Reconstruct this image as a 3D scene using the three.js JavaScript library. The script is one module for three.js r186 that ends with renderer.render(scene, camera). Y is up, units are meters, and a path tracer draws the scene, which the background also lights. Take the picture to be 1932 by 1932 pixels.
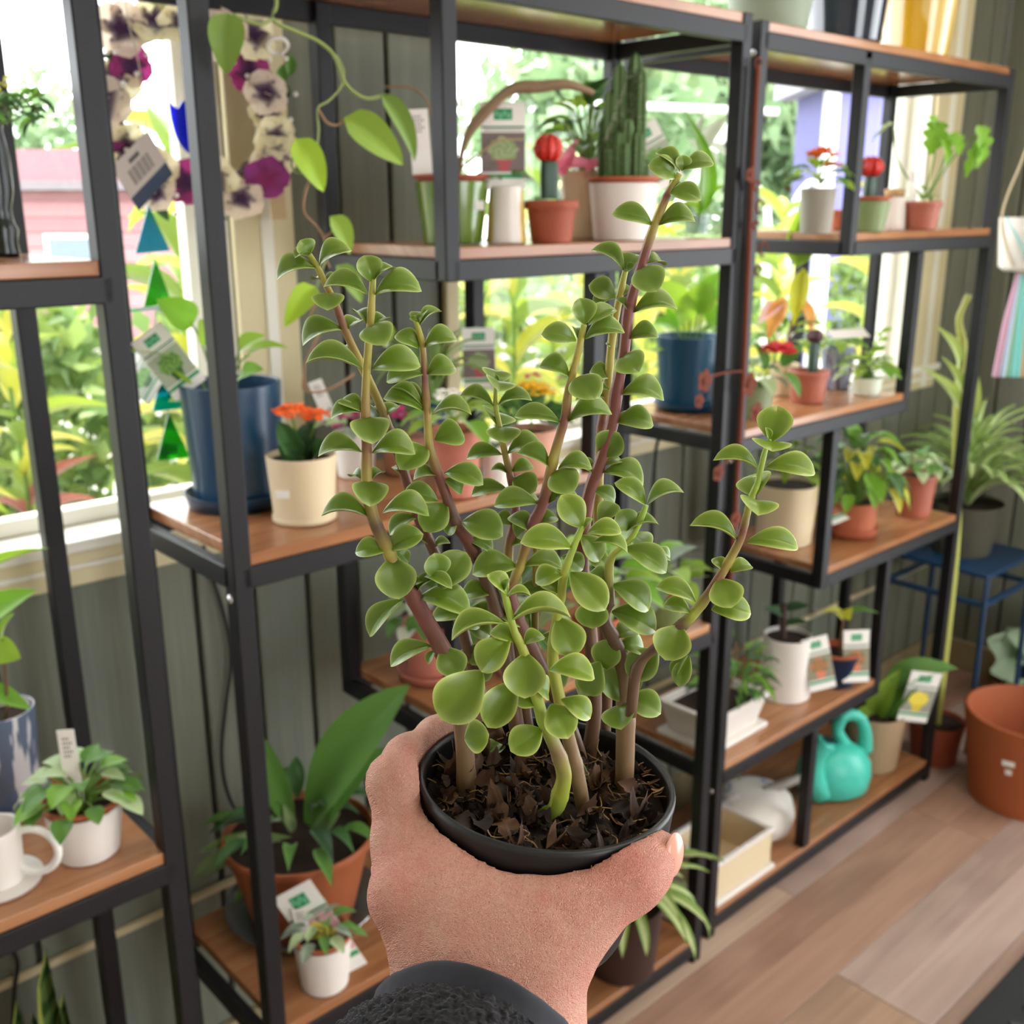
import * as THREE from 'three';
import { mergeGeometries, mergeVertices } from 'three/addons/utils/BufferGeometryUtils.js';
import { RoundedBoxGeometry } from 'three/addons/geometries/RoundedBoxGeometry.js';
import { RectAreaLightUniformsLib } from 'three/addons/lights/RectAreaLightUniformsLib.js';
RectAreaLightUniformsLib.init();

// ---------------------------------------------------------------- camera, sky, lights, exposure
const scene = new THREE.Scene();
const V = (x, y, z) => new THREE.Vector3(x, y, z);
const FOC = 1981.75, EYE = V(-0.5467, 1.5, 1.0959), PITCH = 0.2837, HEAD = Math.PI / 2 - 0.834, ROLL = -0.0026;
const fw0 = V(Math.sin(HEAD), 0, -Math.cos(HEAD)), rt0 = V(Math.cos(HEAD), 0, Math.sin(HEAD)), UP = V(0, 1, 0);
const FWD = fw0.clone().multiplyScalar(Math.cos(PITCH)).addScaledVector(UP, -Math.sin(PITCH));
const up0 = fw0.clone().multiplyScalar(Math.sin(PITCH)).addScaledVector(UP, Math.cos(PITCH));
const RGT = rt0.clone().multiplyScalar(Math.cos(ROLL)).addScaledVector(up0, Math.sin(ROLL));
const UPV = up0.clone().multiplyScalar(Math.cos(ROLL)).addScaledVector(rt0, -Math.sin(ROLL));
const camera = new THREE.PerspectiveCamera(2 * Math.atan(966 / FOC) * 180 / Math.PI, 1, 0.02, 200);
camera.position.copy(EYE); camera.up.copy(UPV); camera.lookAt(EYE.clone().add(FWD));
camera.focus = 0.395; camera.userData.fStop = 16;

scene.background = new THREE.Color(0.93, 0.97, 1.0);        // bright even overcast
scene.backgroundIntensity = 6.0;
const renderer = new THREE.WebGLRenderer({ antialias: true });
renderer.toneMapping = THREE.LinearToneMapping;
renderer.toneMappingExposure = 1.25;
renderer.shadowMap.enabled = true;

const CEIL = 2.75;
function ceilingLamp(x, z, w, d, power) {
  const lamp = thing('ceiling_light', power.label, 'lamp', V(x, CEIL - 0.001, z), 'ceiling light panels');
  part('housing', new RoundedBoxGeometry(w + 0.06, 0.05, d + 0.06, 2, 0.008).translate(0, -0.025, 0), M.white, lamp);
  const gm = new THREE.MeshStandardMaterial({ color: 0xffffff, emissive: 0xfff2e2, emissiveIntensity: 1.6 });
  part('diffuser', new THREE.BoxGeometry(w, 0.004, d).translate(0, -0.053, 0), gm, lamp);
  const l = new THREE.RectAreaLight(0xfff0de, power.i, w, d);
  l.position.set(0, -0.058, 0); l.rotation.x = -Math.PI / 2; l.name = 'panel_light'; lamp.add(l);
}

// ---------------------------------------------------------------- helpers
let seed = 1234567;
const rnd = () => { seed = (seed + 0x6d2b79f5) | 0; let t = Math.imul(seed ^ (seed >>> 15), 1 | seed); t = (t + Math.imul(t ^ (t >>> 7), 61 | t)) ^ t; return ((t ^ (t >>> 14)) >>> 0) / 4294967296; };
const rr = (a, b) => a + (b - a) * rnd();
const ray = (px, py) => FWD.clone().addScaledVector(RGT, (px - 966) / FOC).addScaledVector(UPV, -(py - 966) / FOC);
const at = (px, py, d) => EYE.clone().addScaledVector(ray(px, py), d);               // a point measured in the photograph, at a depth in metres
const onY = (px, py, y) => { const r = ray(px, py); return EYE.clone().addScaledVector(r, (y - EYE.y) / r.y); };
const onZ = (px, py, z) => { const r = ray(px, py); return EYE.clone().addScaledVector(r, (z - EYE.z) / r.z); };
const onX = (px, py, x) => { const r = ray(px, py); return EYE.clone().addScaledVector(r, (x - EYE.x) / r.x); };
const depthOf = (p) => p.clone().sub(EYE).dot(FWD);
const mpp = (p) => depthOf(p) / FOC;                                                 // metres per photo pixel there
function heightTo(p, py) {                                                            // how far above p the picture row py lies on its vertical
  const d = p.clone().sub(EYE), k = -(py - 966) / FOC;
  return (k * d.dot(FWD) - d.dot(UPV)) / (UPV.y - k * FWD.y);
}
const away = V(FWD.x, 0, FWD.z).normalize();
function stand(px, pyFront, y, rpx) {                                                 // a round thing on the level y: where its middle stands and its radius
  const front = onY(px, pyFront, y), r = rpx * mpp(front), p = front.clone().addScaledVector(away, r);
  p.r = r; p.s = mpp(p); p.front = front; return p;
}
const names = {};
function numbered(n) { const k = names[n] = (names[n] ?? -1) + 1; return k ? n + '_' + String(k).padStart(3, '0') : n; }
function shade(o) { o.castShadow = o.receiveShadow = true; return o; }
function thing(name, label, category, pos, group) {
  const o = new THREE.Group(); o.name = numbered(name); scene.add(o);
  if (pos) o.position.copy(pos);
  o.userData = { label, category }; if (group) o.userData.group = group;
  return o;
}
function solo(name, label, category, geo, mat, pos, group) {
  const o = shade(new THREE.Mesh(geo, mat)); o.name = numbered(name); scene.add(o);
  if (pos) o.position.copy(pos);
  o.userData = { label, category }; if (group) o.userData.group = group;
  return o;
}
function part(name, geo, mat, parent) { const o = shade(new THREE.Mesh(geo, mat)); o.name = name; parent.add(o); return o; }
function struct(name, geo, mat) { const o = geo ? shade(new THREE.Mesh(geo, mat)) : new THREE.Group(); o.name = name; o.userData.kind = 'structure'; scene.add(o); return o; }
const box = (w, h, d, x, y, z) => new THREE.BoxGeometry(w, h, d).translate(x, y, z);
const rbox = (w, h, d, x, y, z, r = 0.002) => new RoundedBoxGeometry(w, h, d, 2, Math.min(r, w / 2.1, h / 2.1, d / 2.1)).translate(x, y, z);

// noise
function hash(x, y, z) { let h = Math.imul(x | 0, 374761393) + Math.imul(y | 0, 668265263) + Math.imul(z | 0, 2147483647 ^ 0x5bd1e995); h = Math.imul(h ^ (h >>> 13), 1274126177); return ((h ^ (h >>> 16)) >>> 0) / 4294967296; }
const sm = (t) => t * t * (3 - 2 * t), lerp = (a, b, t) => a + (b - a) * t, clamp = (x, a, b) => Math.min(b, Math.max(a, x));
function noise(x, y, z) {
  const i = Math.floor(x), j = Math.floor(y), k = Math.floor(z), u = sm(x - i), v = sm(y - j), w = sm(z - k);
  const c = (a, b, d) => hash(i + a, j + b, k + d);
  return lerp(lerp(lerp(c(0, 0, 0), c(1, 0, 0), u), lerp(c(0, 1, 0), c(1, 1, 0), u), v), lerp(lerp(c(0, 0, 1), c(1, 0, 1), u), lerp(c(0, 1, 1), c(1, 1, 1), u), v), w);
}
const fbm = (x, y, z, o = 4) => { let s = 0, a = 0.5; for (let i = 0; i < o; i++) { s += a * noise(x, y, z); x *= 2.03; y *= 2.01; z *= 2.02; a *= 0.5; } return s; };
function texture(w, h, fn, srgb = true) {                                             // fn(u, v) -> [r, g, b] 0..1
  const d = new Uint8Array(w * h * 4);
  for (let y = 0, o = 0; y < h; y++) for (let x = 0; x < w; x++, o += 4) { const c = fn(x / w, y / h); d[o] = clamp(c[0], 0, 1) * 255; d[o + 1] = clamp(c[1], 0, 1) * 255; d[o + 2] = clamp(c[2], 0, 1) * 255; d[o + 3] = 255; }
  const t = new THREE.DataTexture(d, w, h, THREE.RGBAFormat); t.wrapS = t.wrapT = THREE.RepeatWrapping; t.magFilter = THREE.LinearFilter; t.minFilter = THREE.LinearFilter;
  if (srgb) t.colorSpace = THREE.SRGBColorSpace; t.needsUpdate = true; return t;
}
function canvasTex(w, h, draw) {
  const c = document.createElement('canvas'); c.width = w; c.height = h; const g = c.getContext('2d'); draw(g, w, h);
  const t = new THREE.CanvasTexture(c); t.colorSpace = THREE.SRGBColorSpace; t.magFilter = THREE.LinearFilter; return t;
}
const hex = (h) => { const c = new THREE.Color(h); return [c.r, c.g, c.b]; };
const std = (color, roughness = 0.6, extra = {}) => new THREE.MeshPhysicalMaterial({ color, roughness, ...extra });

// wood laminates
function woodTex(c0, c1, c2, sx, sy, s) {
  const A = [c0, c1, c2].map((h) => { const c = new THREE.Color(h).convertLinearToSRGB(); return [c.r, c.g, c.b]; });
  return texture(512, 512, (u, v) => {
    const per = (f, x) => { const a = fbm(f * u * sx + s, v * sy * f + x, s, 4), b = fbm(f * (u - 1) * sx + s, v * sy * f + x, s, 4); return lerp(a, b, u * u * u); };
    const g = per(1, 3) * 1.05, fine = fbm(u * 6 + s, v * 160, 7.3 + s, 3), ring = 0.5 + 0.5 * Math.sin((g * 9 + v * 3) * 6.28);
    const t = clamp(g * 0.9 + fine * 0.45 - 0.2 + ring * 0.12, 0, 1), q = t < 0.5 ? [A[0], A[1], t * 2] : [A[1], A[2], t * 2 - 1];
    return [0, 1, 2].map((i) => lerp(q[0][i], q[1][i], q[2]));
  });
}
const shelfTex = woodTex(0x74482e, 0xa3704b, 0xcb9c73, 1.2, 9, 2.2);
const plankTexA = woodTex(0x88736a, 0xae968a, 0xc9b3a6, 1.3, 6, 5.1), plankTexB = woodTex(0x957c6c, 0xbba08b, 0xdabfa6, 1.2, 5, 9.7), plankTexC = woodTex(0x7b6861, 0xa38b80, 0xbca398, 1.4, 7, 13.3);

const M = {
  white: std(0xe9e7e2, 0.55), metal: std(0x131317, 0.45, { specularIntensity: 0.7 }), bolt: std(0xc9c9cc, 0.25, { metalness: 0.9 }),
  shelf: std(0xffffff, 0.18, { map: shelfTex }),
  wall: std(0x737770, 0.75), groove: std(0x3b3d37, 0.9), trim: std(0xd8cba2, 0.55), trimWhite: std(0xeeebdd, 0.45), ceiling: std(0xd9d6cc, 0.9),
  glass: new THREE.MeshPhysicalMaterial({ color: 0xffffff, roughness: 0.02, transmission: 1, thickness: 0, ior: 1.45 }),
  soil: std(0x2a1a10, 0.95), terracotta: std(0xb2603f, 0.7), terraPlastic: std(0xa85e48, 0.5), terraDark: std(0x9a4a30, 0.65), terraPink: std(0xbf7462, 0.6),
  whitePot: std(0xe2dbd4, 0.45), cream: std(0xdac7a4, 0.5), blush: std(0xc9937a, 0.55), navy: std(0x0d3a5c, 0.32, { clearcoat: 0.3, clearcoatRoughness: 0.25 }), teal: std(0x0b4260, 0.35),
  cord: std(0x17171a, 0.6), rust: std(0x6b2f1a, 0.85), cardWhite: std(0xf0ece6, 0.6), blackPlastic: std(0x17181a, 0.38),
};
const leafMat = (c, tr = 0.3, coat = 0.5) => new THREE.MeshPhysicalMaterial({ color: c, roughness: 0.92, transmission: tr, thickness: 0, ior: 1.4, side: THREE.DoubleSide, clearcoat: coat, clearcoatRoughness: 0.35 });

// ---------------------------------------------------------------- the room
const WZ = -0.4, WX = 2.76, X0 = -1.9, Z1 = 3.7, WIN_B = 1.067, WIN_T = 2.34, BOARD = 0.1016, TH = 0.012;
{ // floor of loose-laid vinyl planks
  const floor = struct('floor', box(WX - X0 + 0.3, 0.06, Z1 - WZ + 0.4, (WX + X0) / 2, -0.0345, (WZ + Z1) / 2), std(0x2a211c, 0.9));
  const mats = [plankTexA, plankTexB, plankTexC].flatMap((t, i) => [0xffffff, 0xe6dcd6, 0xf4ded0].map((c) => std(c, 0.34 + 0.02 * i, { map: t })));
  const L = 1.22, W = 0.2, row0 = Math.floor((WZ - 0.215) / W);
  const geos = [0, 0.31, 0.57, 0.83].map((o) => {
    const g = rbox(L - 0.0016, 0.008, W - 0.0016, 0, 0, 0, 0.0012), p = g.attributes.position, uv = g.attributes.uv;
    for (let i = 0; i < p.count; i++) uv.setXY(i, p.getX(i) / 1.3 + o, p.getZ(i) / 1.3 + o * 1.7);
    return g;
  });
  for (let r = row0; 0.215 + r * W < Z1; r++) {
    const off = r === 0 ? 1.14 : r === 1 ? 1.14 - 0.0 : 1.14 + ((r * 0.437) % 1) * L;
    for (let k = -4; k < 5; k++) {
      const xc = (r === 0 ? 1.14 : off) + (k + 0.5) * L;
      if (xc + L / 2 < X0 || xc - L / 2 > WX) continue;
      const lo = Math.max(xc - L / 2, X0), hi = Math.min(xc + L / 2, WX);
      const m = part('plank', geos[Math.floor(rnd() * 4)], mats[r === 0 && k === -1 ? 4 : r === 0 && k === 0 ? 0 : r === -1 ? 2 : Math.floor(rnd() * 9)], floor);
      m.scale.x = (hi - lo) / L; m.position.set((lo + hi) / 2, -0.004, 0.215 + (r + 0.5) * W);
      if (rnd() < 0.5) m.rotation.y = Math.PI;
    }
  }
}
function boarded(name, holes, len, place, top = CEIL) {        // a wall of vertical grooved boards, in its own frame: u along, y up, face at 0
  const wall = struct(name);
  const us = [...new Set([0, len, ...holes.flatMap((h) => [h[0], h[1]])])].sort((a, b) => a - b);
  for (let i = 0; i + 1 < us.length; i++) {                    // the core behind the boards
    const mid = (us[i] + us[i + 1]) / 2, h = holes.find((q) => mid > q[0] && mid < q[1]), w = us[i + 1] - us[i];
    for (const [y0, y1] of h ? [[0, h[2]], [h[3], top]] : [[0, top]]) if (y1 > y0 + 0.01) part('wall_core', box(w, y1 - y0, 0.1, mid, (y0 + y1) / 2, -0.062), M.groove, wall);
  }
  const geos = new Map();
  for (let u = 0; u < len - 0.02; u += BOARD) {
    const w = Math.min(BOARD, len - u) - 0.009, c = u + BOARD / 2, h = holes.find((q) => c > q[0] - 0.01 && c < q[1] + 0.01);
    for (const [y0, y1] of h ? [[0, h[2]], [h[3], top]] : [[0, top]]) {
      if (y1 < y0 + 0.02) continue;
      const key = [w.toFixed(3), (y1 - y0).toFixed(3)].join();
      if (!geos.has(key)) geos.set(key, rbox(w, y1 - y0, TH, 0, 0, 0, 0.003));
      part('board', geos.get(key), boardMats[Math.floor(rnd() * 4)], wall).position.set(c, (y0 + y1) / 2, -TH / 2);
    }
  }
  place(wall); return wall;
}
const wallTex = texture(256, 256, (u, v) => { const a = 0.86 + 0.18 * fbm(u * 5, v * 5, 1) + 0.1 * (fbm(u * 40, v * 9, 4) - 0.5); return [a * 0.985, a, a * 0.95]; });
const boardMats = [0x7c7e76, 0x777972, 0x807f77, 0x7b7b70].map((c) => std(c, 0.72, { map: wallTex }));
const W1 = [[-1.5, 0.238], [0.672, 2.372]];
boarded('wall_left', W1.map(([a, b]) => [a - X0, b - X0, WIN_B - 0.03, WIN_T]), WX - X0, (w) => w.position.set(X0, 0, WZ));
boarded('wall_right', [[1.25, 3.55, 0.12, 2.35]], Z1 - WZ, (w) => { w.position.set(WX, 0, WZ); w.rotation.y = -Math.PI / 2; });
struct('wall_front', mergeGeometries([box(WX - X0, 0.6, 0.12, (WX + X0) / 2, 0.3, Z1 + 0.06), box(WX - X0, CEIL - 2.3, 0.12, (WX + X0) / 2, (CEIL + 2.3) / 2, Z1 + 0.06), box(1.53, 1.7, 0.12, X0 + 0.765, 1.45, Z1 + 0.06), box(1.63, 1.7, 0.12, WX - 0.815, 1.45, Z1 + 0.06)]), std(0xb8b4a8, 0.85));
struct('wall_back', box(0.12, CEIL, Z1 - WZ + 0.24, X0 - 0.06, CEIL / 2, (Z1 + WZ) / 2), std(0xb8b4a8, 0.85));
struct('ceiling', box(WX - X0 + 0.24, 0.1, Z1 - WZ + 0.24, (WX + X0) / 2, CEIL + 0.05, (WZ + Z1) / 2), M.ceiling);
{ // baseboards
  struct('baseboard_left', rbox(WX - X0, 0.1, 0.014, (WX + X0) / 2, 0.05, WZ + 0.007, 0.003), std(0x9a8a68, 0.6));
  struct('baseboard_right', rbox(0.014, 0.1, Z1 - WZ, WX - 0.007, 0.05, (Z1 + WZ) / 2, 0.003), std(0x9a8a68, 0.6));
  struct('trim_2', box(0.14, CEIL, 0.14, WX + 0.078, CEIL / 2, WZ - 0.078), M.groove); struct('trim_3', rbox(0.016, CEIL - 0.1, 0.016, WX - 0.006, CEIL / 2 + 0.05, WZ + 0.006, 0.003), M.wall);
  const strip = struct('trim_1', rbox(WX - X0, 0.013, 0.012, (WX + X0) / 2, 0.378, WZ + 0.006, 0.003), std(0xcbbd98, 0.6));
}
function windowUnit(name, a, b, cl, cr) {                      // casing, stool, apron, sash and pane of a window in wall_left
  const w = struct(name); w.position.set((a + b) / 2, 0, WZ);
  const P = (n, x0, x1, y0, y1, z0, z1, m, r) => part(n, rbox(x1 - x0, y1 - y0, z1 - z0, (x0 + x1) / 2 - (a + b) / 2, (y0 + y1) / 2, (z0 + z1) / 2, r ?? 0.003), m, w);
  P('casing', b, b + cr, 0.98, WIN_T + 0.09, 0, 0.014, M.trim); P('casing_bead', b + cr * 0.42, b + cr * 0.62, 0.98, WIN_T + 0.09, 0.013, 0.019, M.trimWhite);
  P('casing', a - cl, a, 0.98, WIN_T + 0.09, 0, 0.014, M.trim);
  P('head_casing', a - cl, b + cr, WIN_T, WIN_T + 0.1, 0, 0.014, M.trim);
  P('sill', a - cl - 0.02, b + cr + 0.02, 1.024, 1.042, -0.11, 0.02, M.trimWhite); P('apron', a - cl, b + cr, 0.972, 1.024, 0, 0.012, M.trim);
  P('apron_bead', a - cl, b + cr, 0.998, 1.006, 0.011, 0.017, M.trimWhite);
  P('jamb', b - 0.012, b, 1.04, WIN_T, -0.11, 0, M.trimWhite); P('jamb', a, a + 0.012, 1.04, WIN_T, -0.11, 0, M.trimWhite);
  P('sash_rail', a, b, 1.042, WIN_B, -0.09, -0.06, M.trimWhite); P('sash_rail', a, b, WIN_T - 0.03, WIN_T, -0.09, -0.06, M.trimWhite);
  P('sash_stile', b - 0.04, b - 0.012, 1.042, WIN_T, -0.09, -0.06, M.trimWhite); P('sash_stile', a + 0.012, a + 0.03, 1.042, WIN_T, -0.09, -0.06, M.trimWhite);
  part('pane', new THREE.PlaneGeometry(b - a, WIN_T - 1.05).translate(0, (WIN_T + 1.05) / 2, -0.075), M.glass, w);
}
windowUnit('window_1', W1[0][0], W1[0][1], 0.1, 0.104);
windowUnit('window_2', W1[1][0], W1[1][1], 0.03, 0.15);
{ // shop window in the right wall and one behind the camera
  const w = struct('window_3'); w.position.set(WX, 0, WZ);
  for (const [z0, z1, y0, y1] of [[1.2, 3.6, 0.06, 0.12], [1.2, 3.6, 2.35, 2.45], [1.19, 1.25, 0.06, 2.45], [3.55, 3.61, 0.06, 2.45], [2.37, 2.43, 0.12, 2.35]]) part('frame', rbox(0.06, y1 - y0, z1 - z0, 0.0, (y0 + y1) / 2, (z0 + z1) / 2), M.trimWhite, w);
  part('pane', new THREE.PlaneGeometry(2.3, 2.23).rotateY(Math.PI / 2).translate(0.05, 1.235, 2.4), M.glass, w);
  const v = struct('window_4'); v.position.set(0.38, 0, Z1);
  for (const [x0, x1, y0, y1] of [[-0.8, 0.8, 0.56, 0.62], [-0.8, 0.8, 2.28, 2.34], [-0.8, -0.74, 0.6, 2.3], [0.74, 0.8, 0.6, 2.3], [-0.025, 0.025, 0.6, 2.3]]) part('frame', rbox(x1 - x0, y1 - y0, 0.06, (x0 + x1) / 2, (y0 + y1) / 2, 0.0), M.trimWhite, v);
  part('pane', new THREE.PlaneGeometry(1.5, 1.7).translate(0, 1.45, 0.05), M.glass, v);
}
ceilingLamp(0.35, 1.55, 1.2, 0.3, { i: 5.5, label: 'white ceiling light panel nearest the window shelves' });
ceilingLamp(1.75, 1.0, 1.2, 0.3, { i: 5.5, label: 'white ceiling light panel nearest the corner' });

// ---------------------------------------------------------------- outdoors beyond the windows
{
  struct('ground', box(60, 0.2, 50, 2, -0.35, -25.6), std(0x9c988a, 0.95));
}
// ---------------------------------------------------------------- the three shelf units
const H = 1.794, LV = [1.794, 1.4477, 1.0997, 0.752, 0.4082, 0.062], PW = 0.025, DEP = 0.305, BT = 0.016, RH = 0.028;
function shelfUnit(label, x0, x1, zf) {
  const u = thing('shelf_unit', label, 'shelf', V((x0 + x1) / 2, 0, zf - DEP / 2));
  const W = x1 - x0, hw = W / 2, hd = DEP / 2, sR = -hw + 0.333, sL = -hw + 0.64;   // left end of the right-hand shelves, right end of the left-hand ones
  const post = (x, z, y0, y1, n) => part(n, rbox(PW, y1 - y0, PW, x, (y0 + y1) / 2, z, 0.0025), M.metal, u);
  for (const z of [hd - PW / 2, -hd + PW / 2]) { post(-hw + PW / 2, z, 0, H, 'post'); post(hw - PW / 2, z, 0, H, 'post'); }
  const shelf = (xa, xb, y) => {
    const g = rbox(xb - xa - 2 * PW * 0.9, BT, DEP - 0.006, (xa + xb) / 2, y - BT / 2, 0, 0.002), p = g.attributes.position, uv = g.attributes.uv, o = rnd();
    for (let i = 0; i < p.count; i++) uv.setXY(i, p.getX(i) / 1.1 + o, (p.getZ(i) + p.getY(i)) / 1.1 + o * 3);
    part('board', g, M.shelf, u);
    for (const z of [hd - 0.008, -hd + 0.008]) part('rail', rbox(xb - xa - PW, RH, 0.016, (xa + xb) / 2, y - BT - RH / 2, z, 0.002), M.metal, u);
    for (const x of [xa + 0.008, xb - 0.008]) part('rail', rbox(0.016, RH, DEP - 0.03, x, y - BT - RH / 2, 0, 0.002), M.metal, u);
  };
  shelf(-hw, hw, LV[0]); shelf(sR, hw, LV[1]); shelf(-hw, sL, LV[2]); shelf(sR, hw, LV[3]); shelf(-hw, sL, LV[4]); shelf(-hw, hw, LV[5]);
  for (const z of [hd - PW / 2, -hd + PW / 2]) {
    post(sR + PW / 2, z, LV[1] - BT - RH, H - BT - 0.001, 'upright'); post(sL - PW / 2, z, LV[2] - BT - RH, LV[1] - BT - RH, 'upright');
    post(sR + PW / 2, z, LV[3] - BT - RH, LV[2] - BT - RH, 'upright'); post(sL - PW / 2, z, LV[4] - BT - RH, LV[3] - BT - RH, 'upright'); post(sR + PW / 2 + 0.02, z, LV[5], LV[4] - BT - RH, 'upright');
  }
  for (const y of [LV[0] - 0.05, LV[2] - 0.055, LV[4] - 0.055]) { const c = part('bolt', new THREE.SphereGeometry(0.006, 12, 8).scale(0.6, 1, 1), M.bolt, u); c.position.set(-hw - 0.001, y, hd - 0.012); }
  return u;
}
const UA = shelfUnit('charcoal metal and wood shelf unit cut off by the left edge', -0.0943 - 0.972, -0.0943, 0);
const UB = shelfUnit('charcoal metal and wood shelf unit in the middle, behind the held plant', 0, 0.972, 0);
const UC = shelfUnit('charcoal metal and wood shelf unit farthest right, above the teal watering can', 1.0284, 2.0024, -0.0248);

// ---------------------------------------------------------------- shapes shared by the plants
// A blade in its own frame: length along +x from 0 to 1, width along z, the upper face towards +y.
function blade({ half, n = 10, m = 6, fold = 0, arch = 0, droop = 0, wave = 0, thick = 0, curl = 0, notch = 0, edge = null, col = null, under = null, rib = null }) {
  const pos = [], uv = [], cl = [], idx = [], sides = thick > 0 ? [1, -1] : [1];
  for (const s of sides) {
    const o = pos.length / 3;
    for (let i = 0; i <= n; i++) for (let j = 0; j <= m; j++) {
      const t = i / n, q = (j / m) * 2 - 1, w = half(t), z = q * w;
      let x = t + (notch && t > 0.7 ? -notch * (1 - Math.abs(q)) ** 2 * ((t - 0.7) / 0.3) ** 2 : 0);
      let y = arch * 4 * t * (1 - t) - droop * t * t + fold * Math.abs(z) + wave * Math.sin(t * 15 + q * 2) * q * w + curl * z * z * 4;
      const lip = Math.sqrt(Math.max(0, 1 - q * q)) * Math.min(1, Math.sqrt(Math.max(0, Math.min(t * 6, (1 - t) * 9))));
      y += s * thick * 0.5 * lip * (0.6 + 0.4 * Math.sin(Math.PI * Math.min(1, t + 0.15)));
      pos.push(x, y, z); uv.push(t, q * 0.5 + 0.5);
      if (col) {
        const e = Math.max(Math.abs(q) ** 6, t ** 14), r = rib ? Math.exp(-((q * 7) ** 2)) * 0.6 : 0, c = s > 0 ? col : under ?? col;
        const g = 0.92 + 0.16 * noise(t * 5, q * 4, s * 3 + 7);
        for (let k = 0; k < 3; k++) cl.push(lerp(lerp(c[k] * g, (edge ?? c)[k], e * 0.75), (rib ?? c)[k], r));
      }
    }
    for (let i = 0; i < n; i++) for (let j = 0; j < m; j++) {
      const a = o + i * (m + 1) + j, b = a + 1, c = a + m + 1, d = c + 1;
      if (s > 0) idx.push(a, b, c, b, d, c); else idx.push(a, c, b, b, c, d);
    }
  }
  const g = new THREE.BufferGeometry();
  g.setAttribute('position', new THREE.Float32BufferAttribute(pos, 3)); g.setAttribute('uv', new THREE.Float32BufferAttribute(uv, 2));
  if (col) g.setAttribute('color', new THREE.Float32BufferAttribute(cl, 3));
  g.setIndex(idx); g.computeVertexNormals(); return g;
}
const HALF = {
  obovate: (t) => 0.5 * Math.pow(Math.max(0, Math.sin(Math.PI * Math.pow(t, 1.32))), 0.62) + 0.03 * (1 - t),
  ovate: (t) => 0.5 * Math.pow(Math.max(0, Math.sin(Math.PI * Math.pow(t, 0.8))), 0.8),
  heart: (t) => 0.5 * Math.pow(Math.max(0, Math.sin(Math.PI * Math.pow(t, 0.62))), 0.72),
  lance: (t) => 0.5 * Math.pow(Math.max(0, Math.sin(Math.PI * Math.pow(t, 0.7))), 1.1),
  strap: (t) => 0.5 * Math.min(1, 0.55 + t * 1.6) * Math.pow(Math.max(0, 1 - t * t * t * t), 0.8),
  round: (t) => Math.sqrt(Math.max(0, 0.25 - (t - 0.5) ** 2)),
  lobed: (t) => 0.5 * Math.pow(Math.max(0, Math.sin(Math.PI * Math.pow(t, 0.7))), 0.5) * (0.55 + 0.45 * Math.abs(Math.sin(t * 10.5))),
};
const G = {
  ovate: [0.06, 0.14, 0.02].map((a, i) => blade({ half: HALF.ovate, n: 8, m: 4, arch: a, fold: 0.25, droop: 0.1 + 0.1 * i })),
  heart: [0.08, 0.02].map((a, i) => blade({ half: HALF.heart, n: 10, m: 6, arch: a, fold: 0.22 + 0.15 * i, droop: 0.15 })),
  lance: [0.1, 0.2].map((a) => blade({ half: HALF.lance, n: 8, m: 2, arch: a, fold: 0.3, droop: 0.05 })),
  round: [0.05, 0.12].map((a) => blade({ half: HALF.round, n: 8, m: 6, arch: a, curl: 0.25, wave: 0.1 })),
  lobed: [0.1].map((a) => blade({ half: HALF.lobed, n: 20, m: 4, arch: a, fold: 0.2, droop: 0.25 })),
  petal: [blade({ half: HALF.obovate, n: 5, m: 4, arch: 0.1, wave: 0.25 })],
};
const _m = new THREE.Matrix4();
function orient(o, base, dir, up, L, W, Hs = L) {             // lay a blade from base along dir with its face towards up
  const x = dir.clone().normalize(), z = x.clone().cross(up).normalize(), y = z.clone().cross(x);
  if (!isFinite(z.x) || z.lengthSq() < 0.5) { z.set(1, 0, 0).cross(x).normalize(); y.copy(z).cross(x); }
  _m.makeBasis(x, y, z); o.quaternion.setFromRotationMatrix(_m); o.position.copy(base); o.scale.set(L, Hs, W); return o;
}
const leaf = (parent, geo, base, dir, up, L, W, mat, name = 'leaf') => orient(part(name, geo, mat, parent), base, dir, up, L, W);
const pick = (a) => a[Math.floor(rnd() * a.length)];
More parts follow.
